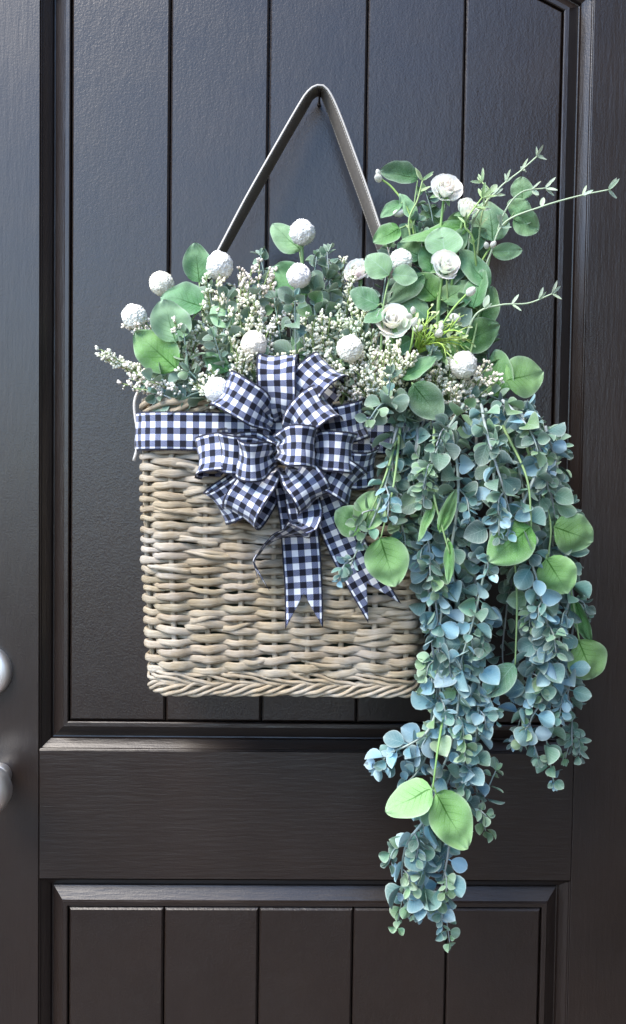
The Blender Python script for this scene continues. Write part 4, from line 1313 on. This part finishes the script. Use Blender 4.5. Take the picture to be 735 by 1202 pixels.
def bud_mesh():
    prof_ = [(0, 0), (.28, .06), (.46, .25), (.5, .5), (.40, .75), (.2, .94), (.0, 1.0)]
    verts, faces = [], []
    n = 8
    for r_, h in prof_:
        for k in range(n):
            a = 2 * math.pi * k / n
            verts.append((r_ * math.cos(a) * .85, r_ * math.sin(a) * .85, h))
    for i in range(len(prof_) - 1):
        for k in range(n):
            faces.append((i * n + k, i * n + (k + 1) % n, (i + 1) * n + (k + 1) % n, (i + 1) * n + k))
    return mesh_from('bud', verts, faces, M_PETAL)
BUD = bud_mesh()
BUD_DEFS = [
    ('pair of small white buds at the far upper left of the upright roses', [(490, 300, .085), (480, 250, .085), (462, 222, .08), (447, 210, .08)], [(444, 209, 10), (444, 203, 7), (468, 250, 11)]),
    ('small white buds beside the pale leaf at the right', [(556, 330, .10), (566, 306, .10), (576, 290, .10)], [(579, 287, 8), (571, 288, 7)]),
    ('white buds on yellow green stems below the lower upright rose', [(500, 425, .12), (512, 395, .15), (530, 365, .155), (548, 345, .15)], [(553, 342, 11), (534, 373, 11), (515, 391, 12), (518, 383, 7)]),
    ('string of white buds right of the full white rose', [(476, 430, .13), (484, 400, .155), (486, 372, .155)], [(487, 378, 10), (491, 385, 10), (480, 371, 8), (485, 364, 7)]),
]
for lab, pts, buds in BUD_DEFS:
    path = catmull([P(*p) for p in pts], .004)
    t = thing('bud_stem', lab, 'flower', path[0], 'white bud stems')
    link('stem', tube_mesh('stem', path, .0011, M_STEM, ns=5), t, None, (.26, .42, .12))
    for bx, by, ln in buds:
        d = pts[-1][2] + .004
        q = P(bx, by, d)
        near = min(path, key=lambda p: (p - q).length)
        dirv = (q - near)
        dirv = (dirv.normalized() if dirv.length > .002 else V((0, 0, 1))) + V((0, -.3, .2))
        Lb = ln * 1.35 * mm_per_px(d)
        dirv.normalize()
        mt = Matrix.Translation(q - dirv * Lb * .5) @ dirv.to_track_quat('Z', 'Y').to_matrix().to_4x4() @ Matrix.Diagonal((Lb * .8, Lb * .8, Lb, 1))
        link('bud', BUD, t, mt, (.80, .80, .74))
        if (near - q).length > .004:
            link('bud_stalk', tube_mesh('bud_stalk', [near, near.lerp(q, .5), q - dirv * Lb * .4], .0008, M_STEM, ns=5), t, None, (.26, .42, .12))

# ------------------------------------------------------------------ cream heather filler
random.seed(71)
def floret(bmv, bmf, p, ax, s):
    """a tiny bell: five sided spindle with a flared mouth"""
    z = ax.normalized()
    x = z.orthogonal().normalized()
    y = z.cross(x)
    o = len(bmv)
    for h, r_ in ((0, .12), (.3, .34), (.7, .36), (1.0, .22)):
        for k in range(5):
            a = 2 * math.pi * k / 5 + h
            bmv.append(p + (x * math.cos(a) * r_ + y * math.sin(a) * r_ + z * h) * s)
    for i in range(3):
        for k in range(5):
            bmf.append((o + i * 5 + k, o + i * 5 + (k + 1) % 5, o + (i + 1) * 5 + (k + 1) % 5, o + (i + 1) * 5 + k))
    bmv.append(p + z * s * 1.08)
    c = len(bmv) - 1
    for k in range(5):
        bmf.append((o + 15 + k, o + 15 + (k + 1) % 5, c))

def heather(label, base, tip, d0, d1, nsp, spread_px, group, dens=1.0):
    b, tpt = P(*base, d0), P(*tip, d1)
    root = thing('heather_sprig', label, 'filler flower', b, group)
    bv, bf = [], []
    stems = []
    L = (tpt - b).length
    for k in range(nsp + 2):
        a = P(tip[0] + random.uniform(-1, 1) * spread_px * 1.35, tip[1] + random.uniform(-.6, 1.3) * spread_px, d1 + random.uniform(-.02, .014))
        mid = b.lerp(a, .5) + V((random.uniform(-.006, .006), random.uniform(-.01, .002), .004))
        path = catmull([b, mid, a], .0032)
        stems.append(tube_data(path, .0007, ns=4))
        n = len(path)
        for i in range(int(n * .42), n):
            f = i / n
            tg = (path[min(i + 1, n - 1)] - path[i - 1]).normalized()
            if random.random() > .85 * dens:
                continue
            o = rand_unit()
            o = (o - tg * o.dot(tg)).normalized() + tg * random.uniform(.5, 1.1)
            tw = path[i] + o.normalized() * random.uniform(.003, .0085) * (1.15 - .5 * f)
            stems.append(tube_data([path[i], path[i].lerp(tw, .5), tw], .0005, ns=3))
            for q in range(random.choice((2, 3, 3, 4))):
                e = rand_unit()
                s = random.uniform(.0030, .0056) * (1.1 - .3 * f)
                floret(bv, bf, path[i].lerp(tw, random.uniform(.35, 1.0)) + e * .0009, e * .7 + o * .7 + V((0, -.15, .25)), s)
    sv_, sf, su = merge(stems)
    link('stem', mesh_from('stem', sv_, sf, M_STEM, su), root, None, (.22, .30, .12))
    fl = link('floret', mesh_from('floret', bv, bf, M_FLORET, smooth=True), root, None, jitter((.92, .92, .78), .04))
    fl['kind'] = 'stuff'
    return root

H = [
    ('cream heather spray reaching out lowest at the far left', (215, 475), (126, 414), .10, .12, 3, 8, 'left'),
    ('cream heather spray over the left end of the rim', (218, 480), (160, 442), .11, .125, 4, 12, 'left'),
    ('cream heather spray below the leftmost big leaves', (225, 480), (190, 455), .11, .13, 3, 12, 'left'),
    ('cream heather around the leftmost ball flower', (215, 440), (158, 372), .08, .09, 3, 10, 'left'),
    ('tall cream heather spray left of the middle leaves', (285, 460), (302, 316), .09, .10, 6, 16, 'mid'),
    ('cream heather spray beside the ball flower at the left strap end', (275, 460), (272, 330), .09, .105, 6, 16, 'mid'),
    ('cream heather spray under the ball flower at the left strap end', (265, 470), (250, 362), .10, .12, 5, 16, 'mid'),
    ('cream heather spray in the middle of the left flowers', (290, 470), (290, 358), .11, .13, 6, 18, 'mid'),
    ('cream heather spray right of the left flowers', (305, 470), (322, 372), .10, .125, 5, 14, 'mid'),
    ('cream heather spray around the ball flower above the bow', (285, 480), (276, 400), .12, .145, 5, 18, 'mid'),
    ('cream heather spray left of the upper left bow loop', (270, 490), (232, 430), .12, .135, 4, 14, 'mid'),
    ('low cream heather spray by the half hidden ball flower', (265, 490), (240, 448), .13, .145, 4, 10, 'mid'),
    ('tall cream heather spray right of the topmost ball flower', (390, 460), (400, 310), .09, .10, 5, 14, 'right'),
    ('cream heather spray left of the white ball flower above the bow', (385, 480), (374, 380), .11, .135, 6, 16, 'right'),
    ('cream heather spray above the right bow loops', (400, 480), (392, 420), .13, .15, 5, 16, 'right'),
    ('cream heather spray between strap and ball flower', (405, 480), (412, 360), .10, .125, 6, 18, 'right'),
    ('cream heather spray right of the ball flower above the bow', (425, 480), (436, 400), .12, .145, 6, 18, 'right'),
    ('cream heather spray under the full white rose', (450, 490), (460, 408), .13, .15, 6, 18, 'right'),
    ('cream heather spray right under the full white rose', (460, 480), (484, 408), .13, .15, 6, 14, 'right'),
    ('cream heather spray left of the bow top', (345, 480), (342, 418), .12, .135, 3, 12, 'right'),
    ('cream heather spray around the pale rosette beside the bow', (440, 490), (432, 438), .13, .155, 5, 14, 'right'),
    ('cream heather spray right of the rightmost ball flower', (535, 490), (570, 436), .11, .125, 6, 13, 'far'),
    ('cream heather spray left of the rightmost ball flower', (530, 490), (522, 428), .11, .13, 6, 13, 'far'),
    ('cream heather spray below the rightmost ball flower', (535, 495), (546, 456), .12, .14, 6, 18, 'far'),
]
H += [
    ('cream heather scattered over the big leaves at the left', (225, 470), (215, 380), .10, .12, 3, 14, 'left'),
    ('cream heather between the left big leaves and the strap end', (250, 470), (248, 330), .085, .095, 4, 12, 'mid'),
    ('fine cream heather against the door right of the left flowers', (310, 460), (330, 345), .085, .095, 3, 12, 'mid'),
    ('fine cream heather low in front of the bow top', (320, 490), (312, 425), .12, .14, 3, 14, 'mid'),
    ('fine cream heather beside the lower middle ball flower', (360, 480), (364, 372), .10, .12, 4, 12, 'right'),
    ('fine cream heather under the netted leaves', (430, 480), (424, 372), .11, .13, 4, 14, 'right'),
    ('fine cream heather low beside the bow', (420, 490), (412, 445), .13, .15, 4, 12, 'right'),
    ('fine cream heather between the full rose and the bow', (445, 490), (450, 424), .13, .155, 5, 16, 'right'),
    ('fine cream heather over the dark netted leaf', (500, 490), (503, 440), .12, .14, 4, 12, 'far'),
]
for lab, b, tp, d0, d1, n, sp, grp in H:
    heather(lab, b, tp, d0, d1, n, sp, {'left': 'cream heather sprays', 'mid': 'cream heather sprays', 'right': 'cream heather sprays', 'far': 'cream heather sprays'}[grp])

# ------------------------------------------------------------------ thin airy sprigs at the upper right
random.seed(81)
def airy(label, pts, col=(.42, .52, .36), n=4, group='airy pale green sprigs', leafsize=.0135, endn=7):
    path = catmull([P(*p) for p in pts], .003)
    m = len(path)
    t = thing('airy_sprig', label, 'foliage', path[0], group)
    link('stem', tube_mesh('stem', path, [.0013 * (1 - .4 * i / m) for i in range(m)], M_STEM, ns=5), t, None, col)
    spots = [int(m * (.35 + .5 * k / max(1, n - 1))) for k in range(n)]
    for i in spots:
        tg = (path[min(i + 1, m - 1)] - path[i - 1]).normalized()
        for k in range(3):
            o = rand_unit()
            o = (o - tg * o.dot(tg)).normalized()
            mt = frame(path[i], o + tg * .8, V((0, -1, .3)) + rand_unit() * .5) @ Matrix.Scale(leafsize * random.uniform(.7, 1.1), 4)
            link('leaf', random.choice(THIN + NARROW[:1]), t, mt, jitter(col, .12))
    tg = (path[-1] - path[-4]).normalized()
    for k in range(endn):
        o = rand_unit()
        o = (o - tg * o.dot(tg)).normalized()
        mt = frame(path[-1], o * .9 + tg * .8, V((0, -1, .3)) + rand_unit() * .5) @ Matrix.Scale(leafsize * random.uniform(.8, 1.15), 4)
        link('leaf', random.choice(THIN), t, mt, jitter(col, .12))

airy('topmost thin pale sprig reaching up right from the roses', [(545, 330, .09), (556, 260, .10), (585, 222, .10), (612, 200, .10), (630, 184, .10)], n=5)
airy('longest thin pale sprig pointing right across the door moulding', [(560, 340, .09), (575, 300, .10), (592, 262, .105), (635, 243, .105), (680, 230, .10), (714, 223, .10)], n=3)
airy('short thin pale sprig pointing right above the longest one', [(575, 300, .085), (592, 250, .09), (612, 226, .09), (640, 221, .09)], n=2)
airy('thin pale sprig pointing right below the folded leaves', [(545, 400, .11), (560, 368, .125), (588, 358, .125), (620, 356, .12), (648, 345, .12)], n=3)
airy('small pale green sprig left of the topmost rose', [(486, 300, .085), (480, 260, .09), (490, 235, .09), (496, 212, .09)], n=2, col=(.30, .42, .18))
airy('small pale green sprig right of the half open rose', [(560, 320, .10), (555, 280, .12), (546, 262, .125), (566, 232, .12)], n=3, col=(.30, .46, .16))
airy('small pale green sprig above the half open rose', [(560, 300, .09), (566, 250, .10), (575, 226, .10), (566, 214, .10)], n=3, col=(.36, .48, .24))

# fan of yellow green stems
random.seed(91)
fan = thing('berry_spray', 'fan of thin yellow green stems below the lower upright rose', 'foliage', P(488, 418, .13))
tubes, ends = [], []
for k in range(22):
    ang = random.uniform(-.35, 1.75)
    rr_ = random.uniform(28, 66)
    ex, ey = 490 + rr_ * math.cos(ang), 408 - rr_ * math.sin(ang) * .85
    s = P(490 + random.uniform(-5, 5), 410 + random.uniform(-5, 5), .13)
    e = P(ex, ey, .15 + random.uniform(-.02, .015))
    md = s.lerp(e, .55) + V((random.uniform(-.005, .005), -.010, random.uniform(-.002, .007)))
    pth = catmull([s, md, e], .004)
    link('stem', tube_mesh('stem', pth, [.0010 * (1 - .5 * i / len(pth)) for i in range(len(pth))], M_STEM, ns=5), fan, None, jitter((.36, .54, .10), .2))
    for q in range(3):
        o = pth[int(len(pth) * random.uniform(.55, .98))]
        e2 = o + ((e - md).normalized() * .6 + rand_unit() * .7) * random.uniform(.005, .011)
        link('twig', tube_mesh('twig', [o, o.lerp(e2, .5), e2], .0005, M_STEM, ns=4), fan, None, (.40, .56, .16))
        mt = frame(e2, (e2 - o) + rand_unit() * .004, V((0, -1, .3)) + rand_unit() * .5) @ Matrix.Scale(random.uniform(.004, .008), 4)
        link('leaf', random.choice(NARROW), fan, mt, jitter((.48, .60, .26), .15))
